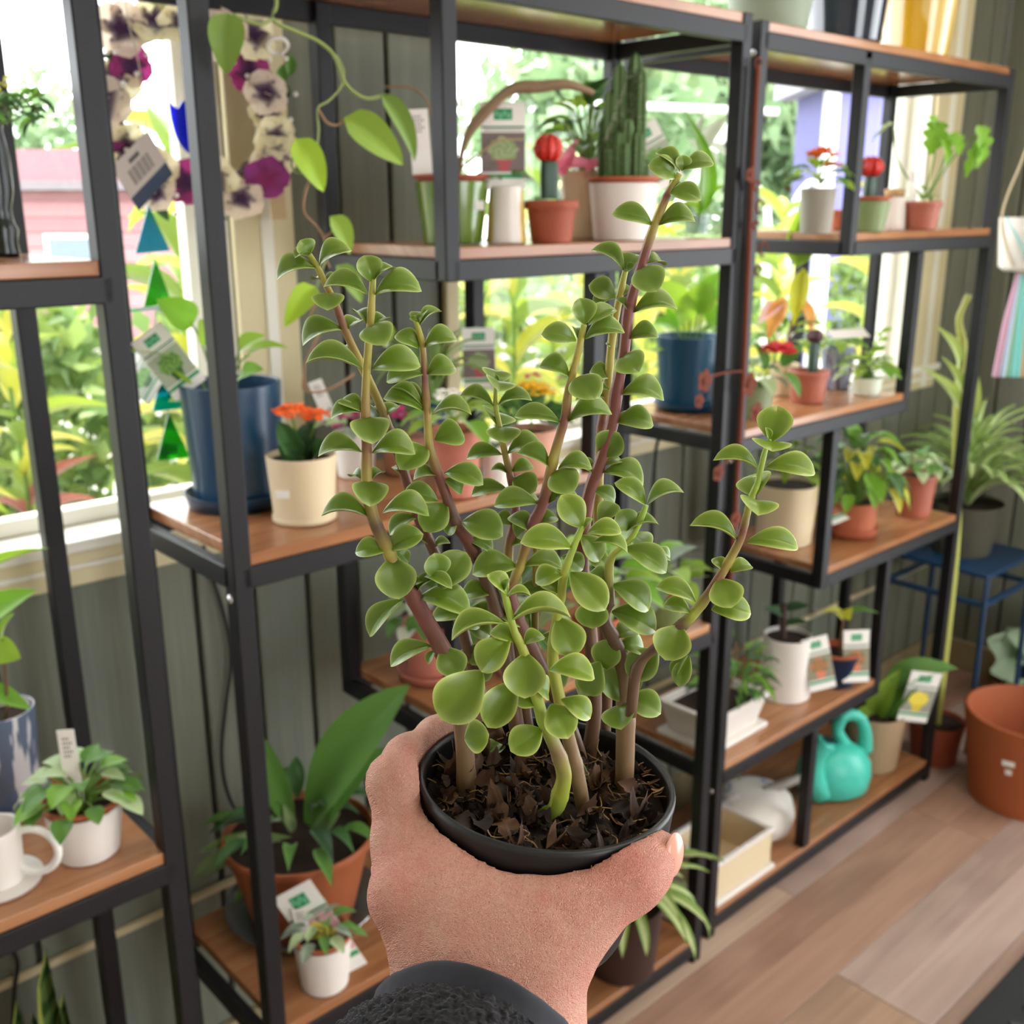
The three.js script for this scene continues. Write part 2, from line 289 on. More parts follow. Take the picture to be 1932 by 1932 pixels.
function tube(points, radii, seg = 24, sides = 8, colors = null, bump = 0) {           // a swept stem with a radius (and colour) at every given point
  const curve = new THREE.CatmullRomCurve3(points, false, 'centripetal'), pos = [], idx = [], cl = [], uv = [];
  const fr = curve.computeFrenetFrames(seg, false);
  const val = (a, t) => { const f = t * (a.length - 1), i = Math.min(a.length - 2, Math.floor(f)); return a.length === 1 ? a[0] : lerp(a[i], a[i + 1], f - i); };
  const R = Array.isArray(radii) ? radii : [radii, radii];
  for (let i = 0; i <= seg; i++) {
    const t = i / seg, c = curve.getPoint(t), r = val(R, t) * (1 + (bump ? bump * Math.exp(-(((t * bump * 60) % 1 - 0.5) ** 2) * 90) : 0));
    for (let j = 0; j <= sides; j++) {
      const a = j / sides * Math.PI * 2, n = fr.normals[i].clone().multiplyScalar(Math.cos(a)).addScaledVector(fr.binormals[i], Math.sin(a));
      pos.push(c.x + n.x * r, c.y + n.y * r, c.z + n.z * r); uv.push(t, j / sides);
      if (colors) { const g = 0.9 + 0.2 * noise(t * 30, a * 1.5, 3); for (let k = 0; k < 3; k++) cl.push(val(colors.map((q) => q[k]), t) * g); }
    }
  }
  for (let i = 0; i < seg; i++) for (let j = 0; j < sides; j++) { const a = i * (sides + 1) + j, b = a + sides + 1; idx.push(a, a + 1, b, a + 1, b + 1, b); }
  for (const e of [0, seg]) { const c = curve.getPoint(e / seg), k = pos.length / 3; pos.push(c.x, c.y, c.z); uv.push(0, 0); if (colors) cl.push(...val2(colors, e / seg)); for (let j = 0; j < sides; j++) { const a = e * (sides + 1) + j; e ? idx.push(a, a + 1, k) : idx.push(a + 1, a, k); } }
  const g = new THREE.BufferGeometry();
  g.setAttribute('position', new THREE.Float32BufferAttribute(pos, 3)); g.setAttribute('uv', new THREE.Float32BufferAttribute(uv, 2)); if (colors) g.setAttribute('color', new THREE.Float32BufferAttribute(cl, 3));
  g.setIndex(idx); g.computeVertexNormals(); return g;
}
function val2(a, t) { return a[t ? a.length - 1 : 0]; }
const lathe = (pts, seg = 40) => new THREE.LatheGeometry(pts.map(([r, y]) => new THREE.Vector2(r, y)), seg);
function potGeo(rb, rt, h, { wall = 0.004, rimH = 0, rimX = 0, inner = 0.82, foot = 0 } = {}) {
  const p = [[0, 0], [rb - 0.002, 0], [rb, 0.002]];
  if (foot) p.push([rb, foot], [rb - 0.002, foot + 0.001]);
  const hr = h - rimH, rr_ = lerp(rb, rt, hr / h);
  if (rimH) p.push([rr_ - rimX, hr - 0.0005], [rt + rimX * 0.2, hr], [rt + rimX * 0.3, h - 0.002]);
  p.push([rt - 0.0005, h - 0.0008], [rt - wall * 0.5, h], [rt - wall, h - 0.001]);
  const yi = h * (1 - inner); p.push([lerp(rb, rt, yi / h) - wall, yi], [0, yi]);
  return lathe(p);
}
function pot(parent, rb, rt, h, mat, o = {}) {
  const p = part('pot', potGeo(rb, rt, h, o), mat, parent);
  const ys = h - (o.soil ?? 0.012), rs = lerp(rb, rt, ys / h) - (o.wall ?? 0.004) - 0.0005;
  if (o.soil !== null) { const s = part('soil', soilGeo(Math.max(0.01, rs)), M.soil, parent); s.position.y = ys; }
  if (o.liner) { const l = part('liner', lathe([[rt - 0.006, h - 0.02], [rt - 0.005, h + 0.004], [rt + 0.001, h + 0.004], [rt + 0.002, h + 0.009], [rt - 0.004, h + 0.009], [rt - 0.008, h - 0.02], [rt - 0.006, h - 0.02]]), o.liner, parent); }
  if (o.saucer) { const [r, hh] = o.saucer; part('saucer', lathe([[0, 0], [r * 0.92, 0], [r, hh], [r - 0.004, hh], [r * 0.9, 0.004], [0, 0.004]]), o.saucerMat ?? mat, parent); p.position.y = 0.004; }
  return p;
}
const soilCache = new Map();
function soilGeo(r) {
  const k = r.toFixed(3); if (soilCache.has(k)) return soilCache.get(k);
  const g = new THREE.CircleGeometry(r, 28, 0, Math.PI * 2).rotateX(-Math.PI / 2); soilCache.set(k, g); return g;
}
// bushy plant: leaves on short stalks all round
function bush(parent, y0, { n, spread, height, L, W, geos, mats, droop = 0.3, stalk = null, r0 = 0.01, up = 0.6 }) {
  for (let i = 0; i < n; i++) {
    const a = i * 2.399 + rr(-0.3, 0.3), f = Math.sqrt((i + 0.5) / n), hh = height * (1 - f * f * 0.75) * rr(0.75, 1.05), ro = spread * f;
    const b = V(Math.cos(a) * ro, y0 + hh, Math.sin(a) * ro), k = rr(0.8, 1.15), d = V(Math.cos(a) * (0.35 + f), up * (1 - f) - droop * f + rr(-0.2, 0.2), Math.sin(a) * (0.35 + f)).normalize();
    if (stalk) part('stem', tube([V(Math.cos(a) * r0, y0 - 0.004, Math.sin(a) * r0), V(Math.cos(a) * ro * 0.4, y0 + hh * 0.6, Math.sin(a) * ro * 0.4), b], 0.0016, 6, 5), stalk, parent);
    leaf(parent, pick(geos), b, d, V(Math.cos(a) * 0.3, 1, Math.sin(a) * 0.3), L * k, W * k, pick(mats));
  }
}
// strap leaves that arch over
const strapGeos = [0.35, 0.7, 1.1].map((d) => {
  const n = 12, pos = [], idx = [], cl = [];
  for (let i = 0; i <= n; i++) for (let j = 0; j <= 4; j++) {
    const t = i / n, q = j / 2 - 1, a = 1.25 - (1.25 + d) * Math.pow(t, 1.2);
    let x = 0, y = 0; for (let k = 0; k < i; k++) { const tt = (k + 0.5) / n, aa = 1.25 - (1.25 + d) * Math.pow(tt, 1.2); x += Math.cos(aa) / n; y += Math.sin(aa) / n; }
    pos.push(x, y + Math.abs(q) * 0.02, q * HALF.strap(t)); const s = Math.exp(-((q * 2.2) ** 2)); cl.push(lerp(0.2, 0.8, s), lerp(0.38, 0.85, s), lerp(0.05, 0.45, s));
  }
  for (let i = 0; i < n; i++) for (let j = 0; j < 4; j++) { const a = i * 5 + j, b = a + 5; idx.push(a, a + 1, b, a + 1, b + 1, b); }
  const g = new THREE.BufferGeometry(); g.setAttribute('position', new THREE.Float32BufferAttribute(pos, 3)); g.setAttribute('color', new THREE.Float32BufferAttribute(cl, 3)); g.setIndex(idx); g.computeVertexNormals(); return g;
});
const spiderMat = leafMat(0xffffff, 0.35); spiderMat.vertexColors = true;
function straps(parent, y0, { n, L, W, mat = spiderMat, tilt = 0, from = 0, to = Math.PI * 2, name = 'leaf' }) {
  for (let i = 0; i < n; i++) {
    const o = part(name, strapGeos[i % 3], mat, parent), a = from + (to - from) * (i + rr(-0.3, 0.3)) / n, k = rr(0.65, 1.1);
    o.position.set(Math.cos(a) * 0.008, y0, -Math.sin(a) * 0.008); o.rotation.set(0, a, rr(-0.35, 0.25) + tilt, 'YXZ'); o.scale.set(L * k, L * k, W * rr(0.8, 1.15));
  }
}
const flowerGeos = {};
function flowerHead(parent, pos, r, mat, n = 14, name = 'flower') {                  // a cluster of small four-petalled flowers
  for (let i = 0; i < n; i++) {
    const a = i * 2.399, f = Math.sqrt((i + 0.5) / n), p = V(Math.cos(a) * r * f, r * 0.45 * (1 - f * f) + rr(-0.1, 0.1) * r, Math.sin(a) * r * f).add(pos);
    const o = part(name, flowerGeo(), mat, parent); o.position.copy(p); o.scale.setScalar(r * 0.42); o.rotation.set(rr(-0.5, 0.5), rr(0, 6), rr(-0.5, 0.5));
  }
}
let _fg; function flowerGeo() {
  if (_fg) return _fg;
  const ps = []; for (let k = 0; k < 5; k++) { const g = new THREE.SphereGeometry(0.5, 6, 4).scale(1, 0.28, 0.72).translate(0.48, 0, 0).rotateZ(0.25).rotateY(k * Math.PI * 0.4); ps.push(g); }
  return _fg = mergeGeometries(ps);
}
function tagTex(kind) {
  return canvasTex(96, 192, (g, w, h) => {
    const pic = { pink: ['#d9a3a6', '#7f8f4f', '#e0d04c', '#b9c9cc'], cactus: ['#8f8a72', '#6c6b3e', '#c9764a', '#d98060'], aloe: ['#7c6c6c', '#8ca06c', '#a7b48a', '#b5555c'], yellow: ['#9a9a90', '#e8d23a', '#f1e06a', '#d8c43c'], green: ['#a9b39c', '#5c8a3a', '#7faa55', '#3f6a32'] }[kind];
    g.fillStyle = '#f2efe9'; g.fillRect(0, 0, w, h); g.fillStyle = '#2f8f5a'; g.fillRect(28, 14, 40, 24);
    g.fillStyle = '#7cc29a'; for (let i = 0; i < 4; i++) g.fillRect(31 + i * 9, 18 + (i % 2) * 5, 6, 12);
    g.fillStyle = '#2d6e50'; g.fillRect(0, 52, w, 4); g.fillStyle = '#9aa09a'; g.fillRect(6, 59, w - 12, 3);
    g.fillStyle = pic[0]; g.fillRect(0, 66, w, 88);
    for (let i = 0; i < 60; i++) { g.fillStyle = pic[1 + i % 2]; g.beginPath(); g.ellipse(48 + Math.sin(i * 2.4) * 30 * Math.sqrt(i / 60), 104 + Math.cos(i * 2.4) * 26 * Math.sqrt(i / 60), 7, 4, i, 0, 7); g.fill(); }
    g.fillStyle = pic[3]; g.beginPath(); g.moveTo(30, 126); g.lineTo(68, 126); g.lineTo(60, 152); g.lineTo(38, 152); g.fill();
    g.fillStyle = '#3a9a64'; g.fillRect(0, 158, w, 10); g.fillStyle = '#f4f2ee'; g.fillRect(0, 168, w, 24);
  });
}
const tagMats = Object.fromEntries(['pink', 'cactus', 'aloe', 'yellow', 'green'].map((k) => [k, std(0xffffff, 0.5, { map: tagTex(k) })]));
function tag(parent, kind, w, h, pos, yaw, roll = 0, pitch = 0, name = 'plant_tag') {  // a printed card on a stake, pushed into a pot
  const g = new THREE.Group(); g.name = name; parent.add(g); g.position.copy(pos); g.rotation.set(pitch, yaw, roll, 'YXZ');
  const c = part('card', rbox(w, h, 0.0006, 0, h / 2, 0, 0.0002), M.cardWhite, g);
  part('print', new THREE.PlaneGeometry(w * 0.985, h * 0.99).translate(0, h / 2, 0.0006), tagMats[kind], g);
  return g;
}
const paperTex = canvasTex(64, 160, (g, w, h) => { g.fillStyle = '#efe6e2'; g.fillRect(0, 0, w, h); g.fillStyle = '#6f6a66'; for (let r = 0; r < 5; r++) for (let k = 0; k < 3 + r % 2; k++) g.fillRect(14 + k * 10, 16 + r * 15, 6, 8); });
const stakeMat = std(0xffffff, 0.55, { map: paperTex });
function stake(parent, w, h, pos, yaw, roll = 0) {
  const g = new THREE.Group(); g.name = 'name_stake'; parent.add(g); g.position.copy(pos); g.rotation.set(0, yaw, roll, 'YXZ');
  part('blade', rbox(w, h, 0.001, 0, h / 2, 0, 0.0003), M.cardWhite, g); part('print', new THREE.PlaneGeometry(w * 0.9, h * 0.6).translate(0, h * 0.66, 0.0008), stakeMat, g); return g;
}
const FACE = Math.atan2(EYE.x - 0.8, EYE.z + 0.2);                                    // roughly turned to the shop aisle

// ---------------------------------------------------------------- the held plant
const RIM = at(1032, 1466, 0.416), RT = 0.051;
const potUp = UP.clone().applyAxisAngle(FWD, 0.075).normalize();
const held = thing('potted_succulent', 'leafy green succulent with red-green stems in a black plastic pot, held in the hand', 'plant', RIM.clone().addScaledVector(potUp, -0.067));
held.quaternion.setFromUnitVectors(UP, potUp);
held.updateMatrixWorld(true);
const toHeld = held.matrixWorld.clone().invert(), inHeld = (p) => p.clone().applyMatrix4(toHeld);
{
  const h = 0.067, rb = 0.0355;
  const scuff = texture(256, 128, (u, v) => { const a = 0.075 + 0.02 * fbm(u * 30, v * 30, 2) + (fbm(u * 14, v * 90, 8) > 0.66 ? 0.07 : 0); return [a, a * 1.02, a * 1.05]; });
  const bm = std(0xffffff, 0.42, { map: scuff });
  part('pot', lathe([[0, 0], [rb, 0], [rb + 0.001, 0.002], [lerp(rb, RT, 0.74) - 0.0005, h - 0.0185], [RT - 0.0012, h - 0.0172], [RT - 0.0004, h - 0.004], [RT, h - 0.002], [RT - 0.0004, h], [RT - 0.0022, h], [RT - 0.003, h - 0.002], [RT - 0.0035, h - 0.016], [0.041, h - 0.03], [0.033, 0.004], [0, 0.004]], 72), bm, held);
  // soil: a lumpy bed
  const g = new THREE.CircleGeometry(1, 64, 0, Math.PI * 2), seg = [];
  const rs = RT - 0.0036, P = [], I = [], N = 44, K = 72, C = [];
  for (let i = 0; i <= N; i++) for (let j = 0; j <= K; j++) {
    const r = rs * i / N, a = j / K * Math.PI * 2, x = Math.cos(a) * r, z = Math.sin(a) * r, e = Math.min(1, (1 - i / N) * 6);
    P.push(x, h - 0.011 + (fbm(x * 160 + 5, z * 160, 2, 4) - 0.45) * 0.014 * (0.25 + 0.75 * e) + (fbm(x * 60, z * 60, 9, 2) - 0.4) * 0.012 * e, z);
    const q = fbm(x * 300, z * 300, 4, 3), b = 0.006 + 0.035 * q * q; C.push(b * 1.35, b * 0.85, b * 0.55);
  }
  for (let i = 0; i < N; i++) for (let j = 0; j < K; j++) { const a = i * (K + 1) + j, b = a + K + 1; I.push(a, a + 1, b, a + 1, b + 1, b); }
  const sg = new THREE.BufferGeometry(); sg.setAttribute('position', new THREE.Float32BufferAttribute(P, 3)); sg.setAttribute('color', new THREE.Float32BufferAttribute(C, 3)); sg.setIndex(I); sg.computeVertexNormals();
  part('soil', sg, std(0xffffff, 0.95, { vertexColors: true }), held);
  const ySoil = h - 0.008;
  // dry leaf litter, bark and root threads on the soil
  const litter = [0x3e281a, 0x4e3220, 0x2a1b15, 0x5c4029, 0x33231a].map((c) => std(c, 0.75, { side: THREE.DoubleSide }));
  const dry = [0.9, 1.5, 0.4].map((c, i) => blade({ half: (t) => HALF.round(t) * (0.8 + 0.3 * noise(t * 6, i, 2)), n: 10, m: 8, curl: c, wave: 0.3, arch: 0.2 * i, droop: 0.1 }));
  for (let i = 0; i < 150; i++) {
    const a = rr(0, 6.283), r = Math.sqrt(rnd()) * (rs - 0.006), o = part('dry_leaf', dry[i % 3], litter[i % 5], held), L = rr(0.004, 0.0095);
    o.position.set(Math.cos(a) * r, ySoil + rr(-0.0015, 0.0035), Math.sin(a) * r); o.rotation.set(rr(-0.8, 0.8), rr(0, 6), rr(-0.4, 0.4)); o.scale.set(L, L * 0.8, L * rr(0.7, 1.1));
  }
  { const cg = []; for (let i = 0; i < 420; i++) { const a = rr(0, 6.283), r = Math.sqrt(rnd()) * (rs - 0.002), k = rr(0.0005, 0.0018), q = new THREE.IcosahedronGeometry(k, 0).scale(1, 0.7, rr(0.7, 1.4)).rotateY(rr(0, 6)).translate(Math.cos(a) * r, ySoil + rr(-0.002, 0.001), Math.sin(a) * r); cg.push(q); } const o = part('soil_crumbs', mergeGeometries(cg), std(0x22160f, 0.95), held); o.userData.kind = 'stuff'; }
  const threads = [0x8a6a48, 0x6a4a30, 0xa3825c].map((c) => std(c, 0.9));
  for (let i = 0; i < 130; i++) {
    const a = rr(0, 6.283), r = Math.sqrt(rnd()) * (rs - 0.003), c = V(Math.cos(a) * r, ySoil + rr(0, 0.004), Math.sin(a) * r), pts = [];
    for (let k = 0, d = rr(0, 6); k < 4; k++) { pts.push(c.clone()); d += rr(-1.1, 1.1); c.add(V(Math.cos(d) * rr(0.002, 0.005), rr(-0.0015, 0.002), Math.sin(d) * rr(0.002, 0.005))); }
    part('root_thread', tube(pts, [0.00035, 0.0002], 6, 4), threads[i % 3], held);
  }
  for (let i = 0; i < 26; i++) {                               // threads that poke over the front of the rim
    const a = i < 14 ? rr(0.25, 0.75) : rr(1.2, 2.1), base = onRim(a), pts = [];
    function onRim(q) { return V(Math.cos(q) * (rs - 0.004), h - 0.006, Math.sin(q) * (rs - 0.004)); }
    const out = V(Math.cos(a), 0, Math.sin(a)), c = base.clone(); for (let k = 0; k < 4; k++) { pts.push(c.clone()); c.addScaledVector(out, rr(0.0015, 0.0034)).add(V(rr(-0.002, 0.002), rr(-0.0005, 0.0022), rr(-0.002, 0.002))); }
    part('root_thread', tube(pts, [0.0004, 0.00018], 6, 4), threads[i % 3], held);
  }
  const bark = part('bark_piece', new THREE.CylinderGeometry(0.0042, 0.0038, 0.017, 10).rotateZ(Math.PI / 2), std(0x2b2421, 0.85), held);
  const bp = inHeld(planeHit(945, 1512)); bark.position.set(bp.x, ySoil + 0.003, bp.z); bark.rotation.set(0.2, -0.45 + HEAD, -0.12);
  function planeHit(px, py) { const n = potUp, q = RIM.clone().addScaledVector(potUp, -0.009), d = ray(px, py); return EYE.clone().addScaledVector(d, q.sub(EYE).dot(n) / d.dot(n)); }
  held.hit = planeHit;
}
// leaves
const topC = [0.105, 0.185, 0.01], undC = [0.18, 0.245, 0.04], edgC = [0.5, 0.62, 0.2];
const succGeos = [[0.1, 0.16, 0], [0.15, 0.3, 0], [0.07, 0.1, 0], [0.18, 0.42, 0], [0.1, 0.2, 0.16]].map(([arch, fold, notch], i) => blade({ half: HALF.obovate, n: 16, m: 12, arch, fold, thick: 0.075, curl: i === 2 ? 0.18 : 0, notch, col: topC.map((c, k) => c * [1, 1.1, 0.92, 1.05, 1.15][i]), under: undC, edge: edgC }));
const succMat = new THREE.MeshPhysicalMaterial({ color: 0xffffff, vertexColors: true, roughness: 0.4, clearcoat: 0.25, clearcoatRoughness: 0.3, ior: 1.42 });
const succYoung = succMat.clone(); succYoung.color.setRGB(1.3, 1.2, 1.1);
// each stem: base pixel on the soil (or null), then pixel points upward; depth at base and tip; radius base and tip in px; colours; leaves [bx, by, tx, ty, width, facing, towards camera in cm, variant]
const GRN = [0.36, 0.40, 0.05], YEL = [0.40, 0.33, 0.06], PNK = [0.2, 0.06, 0.045], BRN = [0.12, 0.06, 0.03], TAN = [0.24, 0.15, 0.075], LIME = [0.33, 0.46, 0.06];
const STEMS = [
  { pts: [[945, 1400], [905, 1300], [862, 1150], [817, 1036], [791, 979], [758, 878], [737, 816], [714, 757], [677, 679], [652, 625], [632, 572], [613, 533], [599, 505], [584, 480]], d: [0.425, 0.405], r: [12, 6], c: [TAN, BRN, BRN, PNK, BRN, YEL, PNK, YEL, GRN],
    L: [[583, 482, 566, 453, 38, 65, 0.3], [586, 478, 556, 487, 14, 25, 0.3], [597, 506, 522, 530, 34, 32], [603, 502, 664, 473, 34, 32], [613, 533, 646, 527, 14, 15, -0.4], [612, 533, 589, 530, 12, 15, -0.4], [622, 554, 618, 586, 58, 80, 1.1], [647, 622, 571, 653, 38, 32], [655, 622, 684, 606, 24, 30, -0.5], [676, 680, 634, 666, 12, 20, -0.6],
      [745, 860, 783, 843, 30, 35, -0.3], [770, 905, 742, 880, 24, 50, -0.4], [790, 975, 735, 1010, 30, 45], [812, 1030, 790, 1015, 18, 40], [817, 1036, 850, 1025, 16, 30], [722, 790, 752, 765, 24, 45, -0.5], [722, 792, 700, 770, 20, 40, -0.6]] },
  { pts: [[880, 1486], [874, 1380], [856, 1275], [828, 1212], [802, 1168], [779, 1124], [745, 1065], [732, 1036], [716, 1005], [701, 964], [692, 906], [692, 847], [689, 782], [692, 695], [699, 605], [702, 555], [704, 524]], d: [0.41, 0.388], r: [18, 7], c: [TAN, TAN, BRN, PNK, PNK, YEL, BRN, YEL, PNK, YEL, YEL, GRN], 
    L: [[702, 532, 686, 482, 48, 75, 0.2, 3], [704, 530, 748, 508, 26, 20, -0.3], [694, 556, 610, 542, 34, 40], [708, 556, 796, 550, 44, 42], [698, 616, 727, 652, 62, 75, 1.2], [706, 612, 733, 603, 18, 30, -0.5], [692, 612, 668, 590, 22, 40, -0.6], [684, 697, 576, 687, 34, 38], [702, 697, 794, 692, 50, 45], [684, 777, 641, 757, 30, 45, -0.3], [682, 778, 624, 791, 28, 35], [692, 787, 703, 838, 72, 82, 1], [682, 853, 600, 862, 36, 35], [702, 855, 784, 857, 46, 40], [686, 906, 662, 900, 16, 40, -0.6], [698, 906, 724, 893, 16, 40, -0.6], [695, 907, 698, 956, 66, 82, 1],
      [696, 976, 606, 974, 34, 32], [722, 968, 810, 974, 42, 38], [731, 1040, 670, 1043, 38, 55], [734, 1038, 799, 1008, 46, 60], [738, 1052, 753, 1131, 76, 86, 0.6], [762, 1132, 698, 1202, 38, 50], [790, 1128, 887, 1158, 52, 48], [815, 1220, 737, 1258, 38, 45, 0.2], [824, 1226, 808, 1253, 16, 50], [836, 1222, 864, 1278, 58, 80, 0.6], [785, 1120, 830, 1090, 20, 40], [825, 1092, 820, 1043, 50, 72, 0.3, 4], [828, 1112, 880, 1042, 64, 75, -0.4], [800, 1088, 853, 1111, 24, 50, 0.5], [776, 1108, 800, 1096, 16, 40], [742, 1040, 770, 1062, 26, 60, -0.5]] },
  { pts: [[985, 1440], [968, 1330], [950, 1200], [925, 1110], [898, 1047], [880, 1016], [861, 990], [848, 953], [829, 900], [811, 847], [806, 782], [801, 713], [797, 654], [790, 623], [784, 604]], d: [0.425, 0.4], r: [16, 6], c: [BRN, BRN, BRN, BRN, PNK, BRN, PNK, YEL, PNK, YEL, GRN],
    L: [[792, 614, 834, 588, 18, 35, -0.3], [789, 608, 773, 600, 12, 50], [790, 606, 797, 592, 12, 60, 0.3], [788, 612, 802, 590, 26, 40, -0.5], [790, 657, 745, 633, 34, 45], [800, 656, 863, 643, 36, 38], [806, 706, 860, 695, 42, 45, -0.3], [800, 706, 729, 721, 38, 45], [798, 775, 723, 752, 44, 42], [800, 770, 735, 745, 20, 25, -0.7], [815, 783, 890, 783, 26, 25], [820, 830, 876, 822, 52, 55, -0.4], [806, 846, 753, 886, 58, 65, 0.8], [838, 893, 912, 915, 42, 55, 0.3], [826, 898, 780, 905, 24, 30], [836, 905, 872, 928, 30, 55, -0.5], [826, 945, 761, 930, 42, 65], [842, 950, 800, 1003, 58, 75, 0.5], [872, 985, 949, 1012, 58, 62, 0.4], [862, 985, 845, 1010, 26, 50], [884, 1020, 930, 1040, 30, 45, -0.3], [930, 1120, 870, 1125, 36, 50], [940, 1160, 990, 1180, 36, 50]] },
  { pts: [[1000, 1415], [985, 1300], [972, 1180], [960, 1080], [960, 1035], [973, 964], [963, 900], [953, 856], [941, 797], [935, 763], [936, 722]], d: [0.435, 0.415], r: [13, 5], c: [BRN, BRN, TAN, YEL, PNK, PNK, YEL, GRN, GRN],
    L: [[937, 724, 932, 697, 52, 60, -0.5, 4], [938, 722, 941, 739, 50, 60, 1], [937, 722, 934, 706, 10, 70, 0.4], [930, 766, 866, 749, 26, 40], [940, 764, 1004, 756, 26, 40], [938, 803, 935, 776, 60, 55, -0.7, 4], [945, 806, 953, 836, 62, 75, 1], [947, 858, 880, 866, 30, 45], [958, 856, 1023, 842, 38, 42], [959, 895, 925, 888, 14, 30], [966, 890, 1006, 880, 28, 50, -0.3], [968, 903, 1011, 927, 50, 70, 0.4], [958, 925, 889, 936, 30, 45], [972, 950, 1015, 940, 26, 45, -0.4], [966, 990, 935, 975, 30, 50], [962, 1030, 1000, 1012, 30, 45]] },
  { pts: [[1095, 1440], [1062, 1340], [1010, 1240], [962, 1119], [975, 1083], [986, 1052], [1004, 995], [1025, 947], [1040, 884], [1049, 847], [1065, 791], [1074, 729], [1087, 680], [1096, 639], [1102, 612]], d: [0.42, 0.39], r: [15, 7], c: [BRN, BRN, BRN, PNK, YEL, PNK, PNK, YEL, PNK, YEL, YEL, GRN], 
    L: [[1103, 612, 1093, 562, 46, 72, 0.2, 3], [1104, 640, 1179, 628, 36, 42], [1110, 614, 1162, 584, 32, 50, -0.3], [1087, 643, 1021, 631, 40, 62, 0.3], [1090, 640, 1082, 618, 18, 50, -0.5], [1074, 711, 1016, 692, 36, 40], [1088, 712, 1122, 754, 62, 75, 1.1], [1092, 716, 1130, 752, 40, 60, 0.2], [1056, 797, 970, 787, 32, 50], [1073, 795, 1155, 782, 40, 38], [1037, 882, 975, 855, 34, 42], [1053, 885, 1117, 885, 34, 42], [1045, 890, 1082, 930, 60, 78, 1], [1014, 950, 932, 956, 40, 48, 0.2], [1034, 950, 1090, 935, 30, 40, -0.3], [976, 1070, 891, 1084, 50, 50, 0.3], [990, 1068, 1062, 1075, 36, 42, -0.2], [1004, 1005, 960, 975, 34, 50, -0.5], [1010, 990, 1050, 975, 34, 50, -0.4]] },
  { pts: [[1112, 1420], [1122, 1330], [1112, 1180], [1098, 1060], [1112, 930], [1133, 872], [1155, 800], [1164, 735], [1177, 667], [1186, 586], [1210, 503], [1223, 460], [1235, 425], [1254, 379], [1263, 360], [1282, 328]], d: [0.43, 0.395], r: [15, 8], c: [TAN, BRN, BRN, PNK, PNK, PNK, PNK, PNK, PNK, YEL, PNK, GRN],
    L: [[1282, 324, 1236, 289, 26, 42], [1287, 322, 1286, 292, 30, 65, 0.2], [1288, 320, 1347, 309, 32, 45], [1274, 336, 1222, 312, 40, 55, 0.4], [1262, 364, 1323, 378, 36, 55, 0.3], [1262, 362, 1290, 350, 14, 30, -0.4], [1230, 425, 1154, 405, 36, 50], [1243, 425, 1312, 418, 36, 40], [1208, 507, 1240, 551, 62, 78, 1.1], [1215, 500, 1253, 502, 16, 25, -0.5], [1195, 590, 1278, 584, 36, 38], [1186, 590, 1160, 565, 14, 40], [1186, 640, 1243, 636, 34, 42], [1172, 674, 1206, 702, 58, 72, 1, 4], [1172, 745, 1253, 756, 42, 38], [1150, 735, 1100, 745, 24, 40, -0.3], [1163, 797, 1233, 803, 44, 45], [1134, 862, 1168, 816, 58, 84, 0.4], [1138, 892, 1214, 916, 42, 42], [1136, 880, 1171, 866, 30, 50, -0.5], [1124, 895, 1085, 880, 24, 40, -0.4], [1160, 795, 1175, 780, 20, 40, -0.5], [1118, 925, 1160, 948, 30, 50, -0.3]] },
  { pts: [[1140, 1405], [1145, 1290], [1135, 1120], [1128, 960], [1132, 850], [1136, 797], [1142, 757], [1149, 698], [1155, 636], [1164, 586], [1174, 537], [1180, 510]], d: [0.44, 0.415], r: [12, 7], c: [BRN, BRN, BRN, YEL, PNK, YEL, YEL, YEL, GRN],
    L: [[1177, 512, 1114, 473, 28, 38], [1181, 509, 1201, 480, 36, 55, -0.2], [1182, 512, 1198, 500, 14, 45, 0.3], [1160, 562, 1110, 538, 42, 62, 0.2], [1162, 562, 1119, 583, 24, 42], [1168, 560, 1195, 545, 24, 45, -0.4], [1154, 655, 1143, 647, 16, 40], [1150, 712, 1112, 702, 34, 48], [1144, 752, 1085, 757, 22, 40], [1155, 620, 1125, 628, 18, 35]] },
  { pts: [[1100, 1530], [1088, 1455], [1076, 1405], [1058, 1330], [1043, 1240], [1052, 1160], [1058, 1122], [1066, 1076], [1079, 1040], [1092, 1008], [1100, 992]], d: [0.40, 0.375], r: [14, 6], c: [BRN, TAN, TAN, GRN, GRN, GRN, LIME, LIME], young: 1,
    L: [[1098, 995, 1058, 934, 54, 75, 0.2], [1078, 1034, 981, 1024, 48, 55, 0.4], [1108, 1006, 1173, 1005, 34, 50, 0.2], [1118, 1024, 1184, 1043, 24, 40], [1076, 1080, 1142, 1152, 62, 76, 0.5], [1062, 1085, 1010, 1100, 40, 50], [1100, 1000, 1118, 978, 14, 50], [1055, 1120, 1020, 1095, 34, 55, -0.3], [1052, 1165, 1085, 1238, 66, 80, 0.3]] },
  { pts: [[1177, 1482], [1180, 1380], [1178, 1310], [1174, 1243], [1159, 1207], [1141, 1171], [1150, 1135], [1153, 1052], [1190, 1016], [1210, 977], [1219, 953]], d: [0.412, 0.392], r: [19, 6], c: [BRN, TAN, TAN, BRN, BRN, BRN, GRN, LIME, LIME], 
